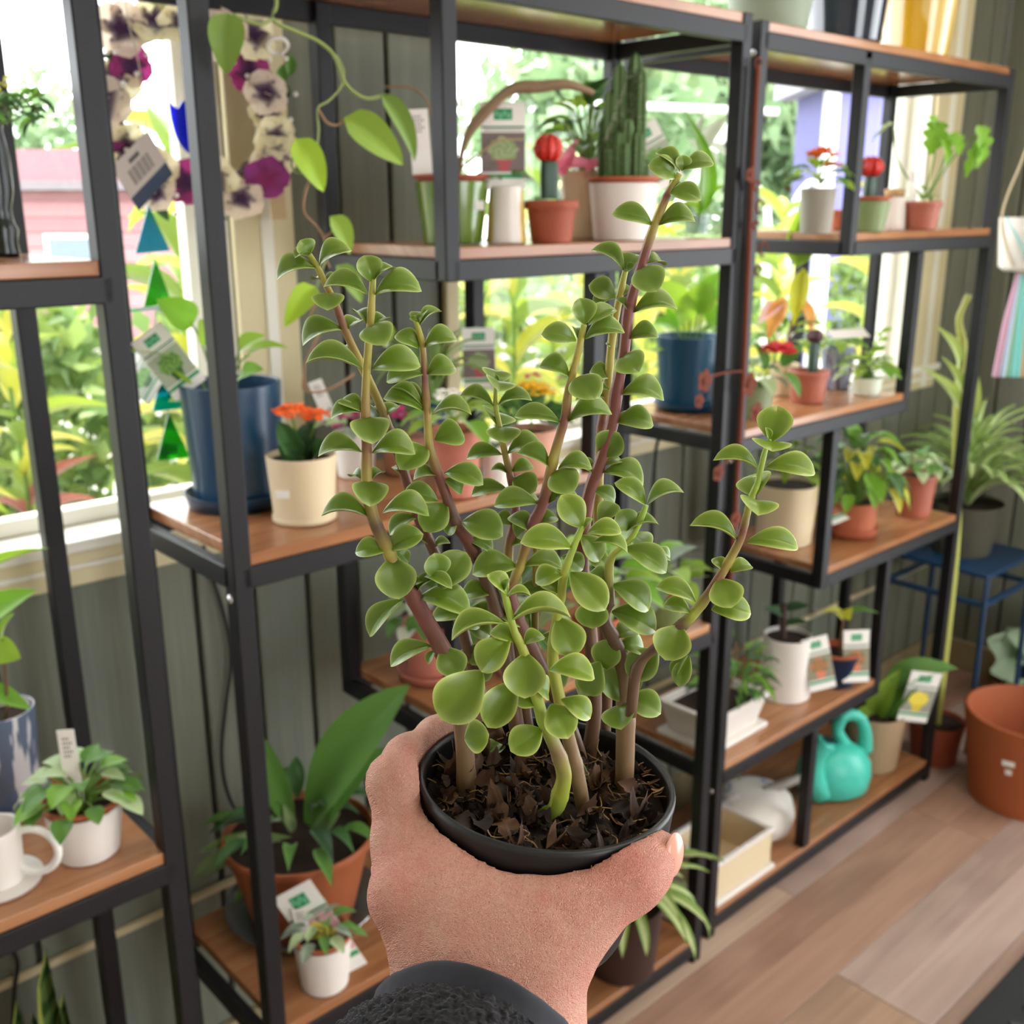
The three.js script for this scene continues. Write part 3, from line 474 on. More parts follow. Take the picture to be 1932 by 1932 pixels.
    L: [[1217, 953, 1159, 911, 36, 50], [1221, 953, 1291, 930, 30, 32], [1186, 1001, 1171, 961, 46, 70, 0.2], [1182, 1003, 1243, 990, 22, 28], [1190, 1008, 1225, 1038, 46, 72, -0.6], [1130, 987, 1161, 949, 40, 70, -0.6], [1178, 1034, 1257, 1081, 48, 60, 0.3], [1230, 1040, 1264, 1055, 22, 50, -0.4], [1154, 1104, 1224, 1152, 52, 55], [1154, 1154, 1237, 1192, 58, 60, 0.2], [1120, 1128, 1117, 1186, 62, 80, 0.2], [1150, 1100, 1110, 1085, 36, 55, -0.3], [1240, 1224, 1188, 1282, 62, 80, 0.3], [1139, 1264, 1151, 1206, 56, 80, 0.3], [1178, 1322, 1134, 1260, 52, 76, 0.5], [1180, 1318, 1207, 1260, 42, 70, 0.2], [1180, 1320, 1247, 1347, 52, 62, 0.4], [1176, 1328, 1172, 1377, 60, 62, 0.9], [1132, 1248, 1108, 1312, 58, 70, -0.2], [1160, 1205, 1200, 1190, 36, 50, -0.5], [1165, 1220, 1215, 1225, 40, 60, -0.6]] },
  { pts: [[1190, 1350], [1205, 1255], [1236, 1223], [1291, 1176], [1304, 1163], [1329, 1132], [1358, 1088], [1376, 1057], [1397, 1016], [1407, 979], [1417, 940], [1428, 915], [1435, 887], [1444, 849], [1453, 828]], d: [0.408, 0.385], r: [11, 5], c: [BRN, BRN, BRN, GRN, PNK, YEL, PNK, GRN, LIME, LIME, LIME], young: 1, free: 1,
    L: [[1457, 832, 1467, 765, 66, 86, 0.1, 4], [1451, 828, 1444, 806, 12, 60, 0.3], [1450, 835, 1457, 852, 68, 58, 1.1, 4], [1430, 885, 1345, 869, 28, 42], [1445, 883, 1538, 893, 44, 55], [1425, 937, 1428, 893, 72, 60, -0.7, 4], [1424, 945, 1430, 973, 72, 62, 1.1], [1390, 1020, 1301, 992, 32, 42], [1408, 1024, 1506, 1035, 42, 56], [1364, 1076, 1346, 1053, 24, 55, -0.3], [1378, 1080, 1418, 1068, 28, 50, -0.3], [1357, 1092, 1380, 1147, 64, 80, 0.6], [1342, 1150, 1417, 1158, 48, 66], [1312, 1136, 1237, 1109, 36, 46], [1302, 1156, 1251, 1143, 32, 46, -0.2], [1284, 1180, 1255, 1246, 72, 85, 0.5], [1300, 1238, 1281, 1296, 36, 72, 0.2], [1298, 1236, 1272, 1280, 22, 50]] },
  { pts: [[1028, 1542], [1048, 1524], [1057, 1498], [1064, 1464], [1054, 1424], [1039, 1390], [1023, 1352], [1010, 1305], [998, 1260], [985, 1222], [972, 1195], [962, 1160], [954, 1128], [950, 1112]], d: [0.393, 0.362], r: [16, 6], c: [TAN, LIME, GRN, TAN, LIME, GRN, GRN, LIME, LIME], young: 1,
    L: [[957, 1122, 919, 1084, 32, 46], [955, 1128, 1002, 1125, 16, 22], [951, 1114, 962, 1092, 14, 50, 0.2], [954, 1178, 852, 1209, 34, 38], [964, 1172, 1077, 1165, 30, 30], [970, 1212, 926, 1190, 36, 50, -0.3], [962, 1206, 908, 1268, 62, 66, 0.2], [988, 1216, 1026, 1200, 30, 45, -0.3], [992, 1232, 990, 1318, 78, 87, 0.5], [910, 1266, 832, 1358, 94, 88, 0.2], [972, 1284, 920, 1373, 66, 85, 0.4], [1036, 1265, 1122, 1281, 48, 45], [1040, 1328, 1072, 1394, 62, 80, 0.7], [1058, 1320, 1114, 1356, 42, 62], [1022, 1376, 963, 1418, 60, 80, 0.5], [1010, 1332, 972, 1324, 32, 50], [876, 1394, 923, 1386, 62, 85, 0.3], [1030, 1352, 1045, 1380, 20, 50], [1000, 1290, 1035, 1310, 40, 50, -0.5]] },
];
{
  const filler = [[905, 1160, 813, 1168, 38, 60], [885, 1150, 937, 1167, 34, 50], [900, 1215, 890, 1255, 52, 75], [1010, 1088, 1064, 1090, 48, 55], [968, 1120, 1052, 1126, 36, 52], [1005, 985, 975, 1015, 40, 65], [1095, 1010, 1130, 1060, 44, 60], [1085, 1110, 1125, 1095, 40, 55], [1000, 1180, 960, 1150, 40, 60], [1020, 1200, 1075, 1230, 46, 60], [880, 1180, 925, 1200, 40, 60], [1075, 1260, 1040, 1300, 44, 65], [1085, 1285, 1120, 1320, 44, 65], [860, 1160, 905, 1185, 36, 60], [930, 1240, 900, 1285, 42, 70], [1150, 1070, 1110, 1050, 36, 60], [1060, 1050, 1100, 1075, 36, 60], [935, 1090, 985, 1100, 34, 50]];
  const dummy = { pts: [[1020, 1380], [1010, 1250], [1010, 1150], [1010, 1000]], d: [0.428, 0.42], r: [9, 6], c: [BRN, BRN, YEL], L: filler };
  STEMS.push(dummy);
  const stemMat = new THREE.MeshPhysicalMaterial({ color: 0xffffff, vertexColors: true, roughness: 0.5 });
  for (const S of STEMS) {
    const [p0] = S.pts, soilHit = held.hit(p0[0], p0[1]), n = S.pts.length, base = S.free ? S.d[0] : depthOf(soilHit);
    const total = p0[1] - S.pts[n - 1][1], W = S.pts.map(([x, y], i) => at(x, y, i === 0 ? base : lerp(base, S.d[1], Math.pow(clamp((p0[1] - y) / total, 0, 1), 0.8))));
    if (!S.free) W.unshift(W[0].clone().addScaledVector(potUp, -0.006));
    const pts = W.map(inHeld), px = 0.41 / FOC;
    part('stem', tube(pts, [S.r[0] * px, S.r[0] * px, lerp(S.r[0], S.r[1], 0.35) * px, lerp(S.r[0], S.r[1], 0.6) * px, S.r[1] * px * 1.1, S.r[1] * px * 0.8], n * 6, 12, S.c, 0.12), stemMat, held);
    const curve = new THREE.CatmullRomCurve3(W, false, 'centripetal'), samples = curve.getPoints(120).map((p) => { const d = p.clone().sub(EYE), z = d.dot(FWD); return [966 + FOC * d.dot(RGT) / z, 966 - FOC * d.dot(UPV) / z, z]; });
    for (const [bx, by, tx, ty, w, phi, dz = 0, vr] of S.L) {
      let best = samples[0], bd = 1e9; for (const s of samples) { const q = (s[0] - bx) ** 2 + (s[1] - by) ** 2; if (q < bd) { bd = q; best = s; } }
      const d0 = best[2] - 0.0004, B = at(bx, by, d0), T = at(tx, ty, d0 - dz * 0.01), m = T.clone().sub(B), L = m.length(); m.normalize();
      const v = EYE.clone().sub(B).normalize(), nc = v.clone().addScaledVector(m, -v.dot(m)).normalize(), side = m.clone().cross(nc).normalize(); if (side.y < 0) side.negate();
      const ph = phi * Math.PI / 180, nrm = nc.multiplyScalar(Math.sin(ph)).addScaledVector(side, Math.cos(ph)).normalize();
      const wa = Math.min(w / Math.max(Math.sin(ph), 0.42), Math.max(72, w)) * d0 / FOC;
      const o = part('leaf', succGeos[vr ?? (phi > 68 ? (phi > 80 ? 2 : 0) : phi < 45 ? 3 : 1)], S.young && by < S.pts[0][1] - 120 ? succYoung : succMat, held);
      const q = held.quaternion.clone().invert();
      orient(o, inHeld(B), m.applyQuaternion(q), nrm.applyQuaternion(q), L, wa, Math.max(L, wa * 0.8));
    }
  }
  // two fallen leaves on the soil
  for (const [x, y, a] of [[920, 1446, 0.4], [1112, 1488, 2.2]]) { const o = part('fallen_leaf', succGeos[2], succMat, held), p = inHeld(held.hit(x, y)); o.position.set(p.x, p.y + 0.004, p.z); o.rotation.set(0.25, a, 0.1); o.scale.set(0.0105, 0.0105, 0.008); }
}

// ---------------------------------------------------------------- the hand and sleeve
{
  const cam = (px, py, d) => V((px - 966) / FOC * d, -(py - 966) / FOC * d, -d);      // joints read off the photograph, in metres about the eye
  const J = (px, py, d, r) => { const p = cam(px, py, d); p.r = r; return p; };
  const caps = [];                                                                    // [a, b, blend]
  const chain = (k, ...js) => { for (let i = 0; i + 1 < js.length; i++) caps.push([js[i], js[i + 1], k]); };
  // forearm and wrist, flat from side to side
  chain(0.012, J(882, 2140, 0.345, 0.026), J(888, 1925, 0.372, 0.0235));
  chain(0.012, J(975, 2140, 0.345, 0.026), J(966, 1925, 0.372, 0.0232));
  // back of the hand: metacarpals
  const iM = J(770, 1690, 0.386, 0.0128), mM = J(782, 1745, 0.404, 0.0122), rM = J(815, 1800, 0.416, 0.0118), lM = J(855, 1850, 0.42, 0.0112);
  chain(0.012, J(892, 1925, 0.372, 0.0225), iM); chain(0.012, J(892, 1930, 0.376, 0.022), mM); chain(0.012, J(900, 1940, 0.38, 0.022), rM); chain(0.012, J(905, 1940, 0.384, 0.02), lM);
  chain(0.014, J(960, 1900, 0.372, 0.024), J(870, 1740, 0.38, 0.0165));
  // web between thumb and index finger
  chain(0.012, J(800, 1590, 0.394, 0.0098), J(842, 1652, 0.387, 0.0135), J(900, 1712, 0.381, 0.0165), J(972, 1742, 0.376, 0.0164), J(1040, 1734, 0.374, 0.015), J(1090, 1714, 0.375, 0.0124));
  chain(0.012, J(950, 1850, 0.37, 0.0205), J(1004, 1808, 0.371, 0.0155), J(1080, 1726, 0.374, 0.0122));
  // thumb
  chain(0.006, J(1006, 1815, 0.371, 0.0152), J(1088, 1720, 0.373, 0.0126), J(1143, 1685, 0.374, 0.0108), J(1184, 1656, 0.377, 0.0113), J(1212, 1631, 0.382, 0.0102), J(1238, 1608, 0.386, 0.0084));
  // index finger over the left of the pot, then the other three round the back of it
  chain(0.006, iM, J(757, 1590, 0.396, 0.0104), J(747, 1474, 0.408, 0.0097), J(770, 1432, 0.42, 0.0088), J(826, 1392, 0.442, 0.0082), J(880, 1366, 0.458, 0.0078), J(915, 1362, 0.466, 0.0068));
  chain(0.004, mM, J(752, 1640, 0.43, 0.0102), J(752, 1590, 0.452, 0.0098), J(800, 1560, 0.474, 0.0088), J(850, 1545, 0.484, 0.008), J(890, 1545, 0.488, 0.0068));
  chain(0.004, rM, J(770, 1720, 0.445, 0.0098), J(772, 1680, 0.462, 0.0094), J(815, 1650, 0.482, 0.0084), J(862, 1635, 0.491, 0.0076), J(895, 1632, 0.494, 0.0066));
  chain(0.004, lM, J(800, 1790, 0.448, 0.0088), J(805, 1755, 0.462, 0.0084), J(845, 1730, 0.478, 0.0074), J(880, 1718, 0.486, 0.0068), J(905, 1714, 0.49, 0.006));
  // knuckle and tendon relief: small extra lumps
  const lumps = [[J(738, 1472, 0.4, 0.0072)], [J(750, 1690, 0.379, 0.008)], [J(1194, 1660, 0.379, 0.007)]];
  for (const [l] of lumps) caps.push([l, l.clone().add(V(0.001, 0.001, 0)), 0.009]), caps[caps.length - 1][1].r = l.r;
  const tmp = V(0, 0, 0);
  const w2c = new THREE.Matrix4().makeBasis(RGT, UPV, FWD.clone().negate()).setPosition(EYE).invert(), potB = held.position.clone().applyMatrix4(w2c), potA = potUp.clone().transformDirection(w2c), potH = 0.067;
  function potGap(x, y, z) {                                                          // how far outside the pot a point is, so that the skin closes on it
    const dx = x - potB.x, dy = y - potB.y, dz = z - potB.z, h = dx * potA.x + dy * potA.y + dz * potA.z;
    const r = Math.sqrt(Math.max(0, dx * dx + dy * dy + dz * dz - h * h)), R = h > potH ? RT + 0.0005 : h > potH - 0.019 ? RT + 0.0005 : lerp(0.0365, 0.0475, h / potH) + 0.0005;
    return Math.max(r - R, -h, h - potH - 0.04);
  }
  function field(x, y, z) { return Math.max(body(x, y, z), -potGap(x, y, z)); }
  function body(x, y, z) {
    let d = 1;
    for (const [a, b, k] of caps) {
      const bx = b.x - a.x, by = b.y - a.y, bz = b.z - a.z, ll = bx * bx + by * by + bz * bz, h = clamp(((x - a.x) * bx + (y - a.y) * by + (z - a.z) * bz) / ll, 0, 1);
      const dx = x - a.x - bx * h, dy = y - a.y - by * h, dz = z - a.z - bz * h, q = Math.sqrt(dx * dx + dy * dy + dz * dz) - lerp(a.r, b.r, h);
      const e = Math.max(k - Math.abs(d - q), 0) / k; d = Math.min(d, q) - e * e * k * 0.25;
    }
    return d;
  }
  // surface nets
  const S = 0.0015, lo = V(-0.062, -0.24, -0.51), hi = V(0.075, -0.06, -0.325), nx = Math.ceil((hi.x - lo.x) / S), ny = Math.ceil((hi.y - lo.y) / S), nz = Math.ceil((hi.z - lo.z) / S);
  const F = new Float32Array(nx * ny * nz), id = (i, j, k) => (k * ny + j) * nx + i;
  const C = 4; // coarse skip: test blocks first
  F.fill(1);
  for (let k = 0; k < nz; k += C) for (let j = 0; j < ny; j += C) for (let i = 0; i < nx; i += C) {
    const c = field(lo.x + (i + C / 2) * S, lo.y + (j + C / 2) * S, lo.z + (k + C / 2) * S), far = Math.abs(c) > S * C * 1.6;
    for (let q = k; q < Math.min(nz, k + C); q++) for (let r = j; r < Math.min(ny, j + C); r++) for (let p = i; p < Math.min(nx, i + C); p++) F[id(p, r, q)] = far ? c : field(lo.x + p * S, lo.y + r * S, lo.z + q * S);
  }
  const vid = new Int32Array(nx * ny * nz).fill(-1), P = [], I = [];
  const E = [[0, 1], [2, 3], [4, 5], [6, 7], [0, 2], [1, 3], [4, 6], [5, 7], [0, 4], [1, 5], [2, 6], [3, 7]];
  for (let k = 0; k < nz - 1; k++) for (let j = 0; j < ny - 1; j++) for (let i = 0; i < nx - 1; i++) {
    const v = []; let s = 0; for (let c = 0; c < 8; c++) { v[c] = F[id(i + (c & 1), j + (c >> 1 & 1), k + (c >> 2))]; if (v[c] < 0) s++; }
    if (s === 0 || s === 8) continue;
    let x = 0, y = 0, z = 0, n = 0;
    for (const [a, b] of E) if ((v[a] < 0) !== (v[b] < 0)) { const t = v[a] / (v[a] - v[b]); x += (a & 1) + t * ((b & 1) - (a & 1)); y += (a >> 1 & 1) + t * ((b >> 1 & 1) - (a >> 1 & 1)); z += (a >> 2) + t * ((b >> 2) - (a >> 2)); n++; }
    vid[id(i, j, k)] = P.length / 3; P.push(lo.x + (i + x / n) * S, lo.y + (j + y / n) * S, lo.z + (k + z / n) * S);
  }
  const quad = (a, b, c, d, f) => { if (a < 0 || b < 0 || c < 0 || d < 0) return; f ? I.push(a, b, c, a, c, d) : I.push(a, c, b, a, d, c); };
  for (let k = 1; k < nz - 1; k++) for (let j = 1; j < ny - 1; j++) for (let i = 1; i < nx - 1; i++) {
    const a = F[id(i, j, k)] < 0;
    if (a !== F[id(i + 1, j, k)] < 0) quad(vid[id(i, j - 1, k - 1)], vid[id(i, j, k - 1)], vid[id(i, j, k)], vid[id(i, j - 1, k)], a);
    if (a !== F[id(i, j + 1, k)] < 0) quad(vid[id(i - 1, j, k - 1)], vid[id(i - 1, j, k)], vid[id(i, j, k)], vid[id(i, j, k - 1)], a);
    if (a !== F[id(i, j, k + 1)] < 0) quad(vid[id(i - 1, j - 1, k)], vid[id(i, j - 1, k)], vid[id(i, j, k)], vid[id(i - 1, j, k)], a);
  }
  const g = new THREE.BufferGeometry(); g.setAttribute('position', new THREE.Float32BufferAttribute(P, 3)); g.setIndex(I);
  // smooth normals from the field, then fine creases, colour and uv in the hand's own axes
  const N = [], col = [], uv = [], e = 0.0012, ax = iM.clone().sub(J(920, 1940, 0.374, 0)).normalize(), tz = V(0.35, 0.1, 0.9).normalize(), bx = ax.clone().cross(tz).normalize();
  const red = [[iM, 0.016, 0.55], [caps.find((c) => Math.abs(c[0].r - 0.0097) < 1e-9)[0], 0.014, 0.7], [J(1190, 1655, 0.372, 0), 0.014, 0.8], [J(1250, 1600, 0.385, 0), 0.012, 0.5], [J(1000, 1760, 0.36, 0), 0.022, 0.25], [J(770, 1640, 0.38, 0), 0.015, 0.5]];
  for (let i = 0; i < P.length; i += 3) {
    const x = P[i], y = P[i + 1], z = P[i + 2];
    const n = V(field(x + e, y, z) - field(x - e, y, z), field(x, y + e, z) - field(x, y - e, z), field(x, y, z + e) - field(x, y, z - e)).normalize();
    tmp.set(x, y, z); const u = tmp.dot(ax), v = tmp.dot(bx);
    // crease fields at the joints: across the finger
    let cr = 0;
    for (const [jx, amp] of [[0, 0.00035], [1, 0.00035], [2, 0.0004]]) { const c = [red[1][0], red[2][0], iM][jx], d = tmp.distanceTo(c); cr += amp * Math.exp(-((d / 0.013) ** 2)) * Math.sin((jx === 1 ? (x * 0.62 - y * 0.78) : u) * 2600 + 3 * noise(x * 200, y * 200, z * 200)); }
    const w = (fbm(u * 420, v * 160, 3.3, 3) - 0.45) * 0.0005 + cr * 0.6;
    P[i] += n.x * w; P[i + 1] += n.y * w; P[i + 2] += n.z * w;
    uv.push(u * 16, v * 16);
    let r = 0.75 * (fbm(x * 75, y * 75, z * 75 + 4, 4) - 0.28); for (const [c, s, a] of red) r += a * Math.exp(-((tmp.distanceTo(c) / s) ** 2));
    r = clamp(r, 0, 1); const sp = fbm(x * 700, y * 700, z * 700, 2) > 0.63 ? 0.94 : 1;
    col.push(lerp(0.7, 0.62, r) * sp, lerp(0.4, 0.24, r) * sp, lerp(0.31, 0.19, r) * sp);
  }
  const wristC = cam(925, 1935, 0.372), world = new THREE.Matrix4().makeBasis(RGT, UPV, FWD.clone().negate()).setPosition(EYE);
  const person = thing('person', 'left hand with fleece sleeve cupping the black pot of the held succulent', 'person', wristC.clone().applyMatrix4(world));
  const back = new THREE.Matrix4().makeTranslation(-person.position.x, -person.position.y, -person.position.z).multiply(world);
  g.setAttribute('position', new THREE.Float32BufferAttribute(P, 3)); g.setAttribute('color', new THREE.Float32BufferAttribute(col, 3)); g.setAttribute('uv', new THREE.Float32BufferAttribute(uv, 2));
  g.applyMatrix4(back); g.computeVertexNormals();
  const skinBump = texture(512, 512, (u, v) => {
    const wv = (a, b) => { const p = fbm(a * 26 + 2, b * 9, 1, 3); return 1 - Math.abs(Math.sin((b * 46 + p * 7) * Math.PI)) ** 0.6; };
    const x = Math.abs(u * 2 - 1), y = Math.abs(v * 2 - 1), a = clamp(0.62 - 0.3 * wv(y, x) - 0.22 * (1 - Math.abs(Math.sin((y * 40 + fbm(x * 20, y * 20, 5, 3) * 8) * Math.PI)) ** 0.7) + 0.3 * (fbm(x * 60, y * 60, 9, 3) - 0.4), 0, 1); return [a, a, a];
  }, false);
  const skinMap = texture(512, 512, (u, v) => {
    const x = Math.abs(u * 2 - 1), y = Math.abs(v * 2 - 1), ln = (a, b, f, s) => Math.pow(1 - Math.abs(Math.sin((b * f + fbm(a * 24 + s, b * 10, s, 3) * 6) * Math.PI)), 5);
    const c = 0.16 * ln(y, x, 24, 2) + 0.1 * ln(x, y, 18, 6) + 0.12 * (fbm(x * 30, y * 30, 3, 3) - 0.45), m = fbm(x * 7, y * 7, 12, 3) - 0.45;
    return [0.985 - c * 0.7, 0.965 - c - m * 0.12, 0.955 - c - m * 0.1];
  });
  const skin = new THREE.MeshPhysicalMaterial({ color: 0xffffff, map: skinMap, vertexColors: true, roughness: 0.5, bumpMap: skinBump, bumpScale: 0.0013, ior: 1.4, sheen: 0.15, sheenColor: new THREE.Color(0.9, 0.5, 0.4), sheenRoughness: 0.6 });
  part('hand', g, skin, person);
  // thumbnail
  const ng = new THREE.SphereGeometry(1, 24, 16, 0, Math.PI * 2, 0, Math.PI * 0.5), nail = part('thumbnail', ng, std(0xd89a86, 0.28, { clearcoat: 0.4 }), person);
  const nuC = V(0.74, 0.02, 0.67).normalize(), nc = cam(1238, 1606, 0.386).addScaledVector(nuC, 0.0074).applyMatrix4(back), nu = nuC.clone().applyQuaternion(camera.quaternion), nl = V(0.25, 0.93, -0.2).normalize().applyQuaternion(camera.quaternion);
  const nz_ = nu.clone().cross(nl).normalize(), ny_ = nz_.clone().cross(nu); _m.makeBasis(nz_, nu, ny_); nail.quaternion.setFromRotationMatrix(_m); nail.position.copy(nc); nail.scale.set(0.0062, 0.002, 0.0082);

  // sleeve: rings from the cuff mouth down the forearm
  const ring0 = [[716, 1872, 0.382], [752, 1838, 0.362], [830, 1818, 0.351], [900, 1829, 0.344], [970, 1858, 0.342], [1030, 1898, 0.345], [1078, 1944, 0.356], [1092, 1968, 0.378], [1050, 1950, 0.398], [960, 1905, 0.409], [850, 1878, 0.408], [738, 1884, 0.402]].map((q) => cam(...q));
  const mid = ring0.reduce((s, p) => s.add(p), V(0, 0, 0)).multiplyScalar(1 / ring0.length);
  const axis = V(-0.012, -0.062, 0.026);                                              // down the sleeve, towards the elbow
  const loop = (sc, t, sx = 0) => ring0.map((p) => p.clone().sub(mid).multiplyScalar(sc).add(mid).addScaledVector(axis, t).add(V(sx, 0, 0)));
  function loft(rings, nu, nv, disp) {
    const curves = rings.map((r) => new THREE.CatmullRomCurve3(r, true, 'centripetal').getSpacedPoints(nu)), pos = [], uvs = [], ix = [];
    const cols = Array.from({ length: nu + 1 }, (_, i) => new THREE.CatmullRomCurve3(curves.map((c) => c[i]), false, 'centripetal').getPoints(nv));
    for (let j = 0; j <= nv; j++) for (let i = 0; i <= nu; i++) { const p = cols[i % nu][j]; pos.push(p.x, p.y, p.z); uvs.push(i / nu * 8, j / nv * 8); }
    for (let j = 0; j < nv; j++) for (let i = 0; i < nu; i++) { const a = j * (nu + 1) + i, b = a + nu + 1; ix.push(a, b, a + 1, a + 1, b, b + 1); }
    const q = new THREE.BufferGeometry(); q.setAttribute('position', new THREE.Float32BufferAttribute(pos, 3)); q.setAttribute('uv', new THREE.Float32BufferAttribute(uvs, 2)); q.setIndex(ix); q.computeVertexNormals();
    if (disp) { const p = q.attributes.position, n = q.attributes.normal; for (let i = 0; i < p.count; i++) { const d = disp(p.getX(i), p.getY(i), p.getZ(i)); p.setXYZ(i, p.getX(i) + n.getX(i) * d, p.getY(i) + n.getY(i) * d, p.getZ(i) + n.getZ(i) * d); } q.computeVertexNormals(); }
    return q.applyMatrix4(back);
  }
  const cuffMat = std(0x20222b, 0.8, { side: THREE.DoubleSide, sheen: 0.3, sheenColor: new THREE.Color(0.5, 0.5, 0.6) }), fleeceMat = std(0x2b2b2f, 0.95, { side: THREE.DoubleSide, sheen: 0.6, sheenColor: new THREE.Color(0.6, 0.6, 0.62), sheenRoughness: 0.5 });
  const sleeve = part('sleeve', loft([loop(1.0, 0.16), loop(1.03, 0.09), loop(1.09, 0.1, -0.001), loop(1.19, 0.18, -0.004), loop(1.28, 0.36, -0.008), loop(1.34, 0.8, -0.012), loop(1.38, 1.5, -0.016)], 620, 330, (x, y, z) => (fbm(x * 640, y * 640, z * 640, 3) - 0.45) * 0.0042 + (fbm(x * 60, y * 60, z * 60, 2) - 0.4) * 0.006), fleeceMat, person);
  sleeve.userData.label = 'charcoal fleece sleeve';
  const cuff = part('cuff', loft([loop(0.93, 0.16), loop(0.965, 0.02), loop(1.0, -0.015), loop(1.035, 0.0), loop(1.045, 0.08), loop(1.05, 0.2)], 160, 30, (x, y, z) => (fbm(x * 140, y * 140, z * 140, 2) - 0.4) * 0.0012), cuffMat, person);
  cuff.userData.label = 'smooth navy-black cuff band';
}

// ---------------------------------------------------------------- things on the shelves
const [S1, S2, S3, S4, S5, S6] = LV, BACK = new THREE.Quaternion().setFromAxisAngle(UP, HEAD);
const gm = (c, tr, coat) => leafMat(c, tr, coat);
const LF = { lime: gm(0x9fc43a, 0.5), bright: gm(0x7fb52e, 0.45), mid: gm(0x5b8c33, 0.35), deep: gm(0x3c6a2c, 0.25), dark: gm(0x2c4f28, 0.2), yel: gm(0xd2d23c, 0.5), pale: gm(0xb9cf9a, 0.35), white: gm(0xe3e8d6, 0.4), gray: gm(0x8fa08a, 0.25), orange: gm(0xe9a457, 0.5), pinkish: gm(0xe8b9bb, 0.5) };
const FL = { orange: std(0xf26a1e, 0.6), red: std(0xc9202c, 0.6), pink: std(0xd23a86, 0.6), yellow: std(0xf0c021, 0.6), white: std(0xf3f0e6, 0.6) };
const stemGreen = std(0x6f8f3e, 0.6), stemBrown = std(0x6d5138, 0.8);
function potted(name, label, cat, px, pyB, y, rb, rt, pyT, mat, o = {}) {
  const p = stand(px, pyB, y, rb), t = thing(name, label, cat, V(p.x, y + 0.0005, p.z), o.group); t.rotation.y = -HEAD;
  const top = p.front.clone().addScaledVector(away, -(rt - rb) * p.s), h = heightTo(top, pyT), s = p.s;
  t.K = { s, h, rt: rt * s, rb: rb * s, at: (x, yy, dz = 0) => V((x - px) * s, heightTo(p, yy), dz), y0: h - 0.012 };
  if (mat) pot(t, rb * s, rt * s, h, mat, o);
  return t;
}
// a leaf drawn between two measured points of a potted thing
function pl(t, geo, mat, bx, by, tx, ty, w, phi = 45, dz0 = 0, dz1 = 0, name = 'leaf') {
  const B = t.K.at(bx, by, dz0), T = t.K.at(tx, ty, dz1), m = T.clone().sub(B), L = m.length(); m.normalize();
  const v = V(0, 0.3, 1).normalize(), nc = v.addScaledVector(m, -v.dot(m)).normalize(), side = m.clone().cross(nc).normalize(); if (side.y < 0) side.negate();
  const a = phi * Math.PI / 180; return leaf(t, geo, B, m, nc.multiplyScalar(Math.sin(a)).addScaledVector(side, Math.cos(a)), L, w * t.K.s, mat, name);
}
const stalk = (t, pts, r, mat = stemGreen, name = 'stem') => part(name, tube(pts.map((q) => t.K.at(...q)), r, pts.length * 5, 6), mat, t);

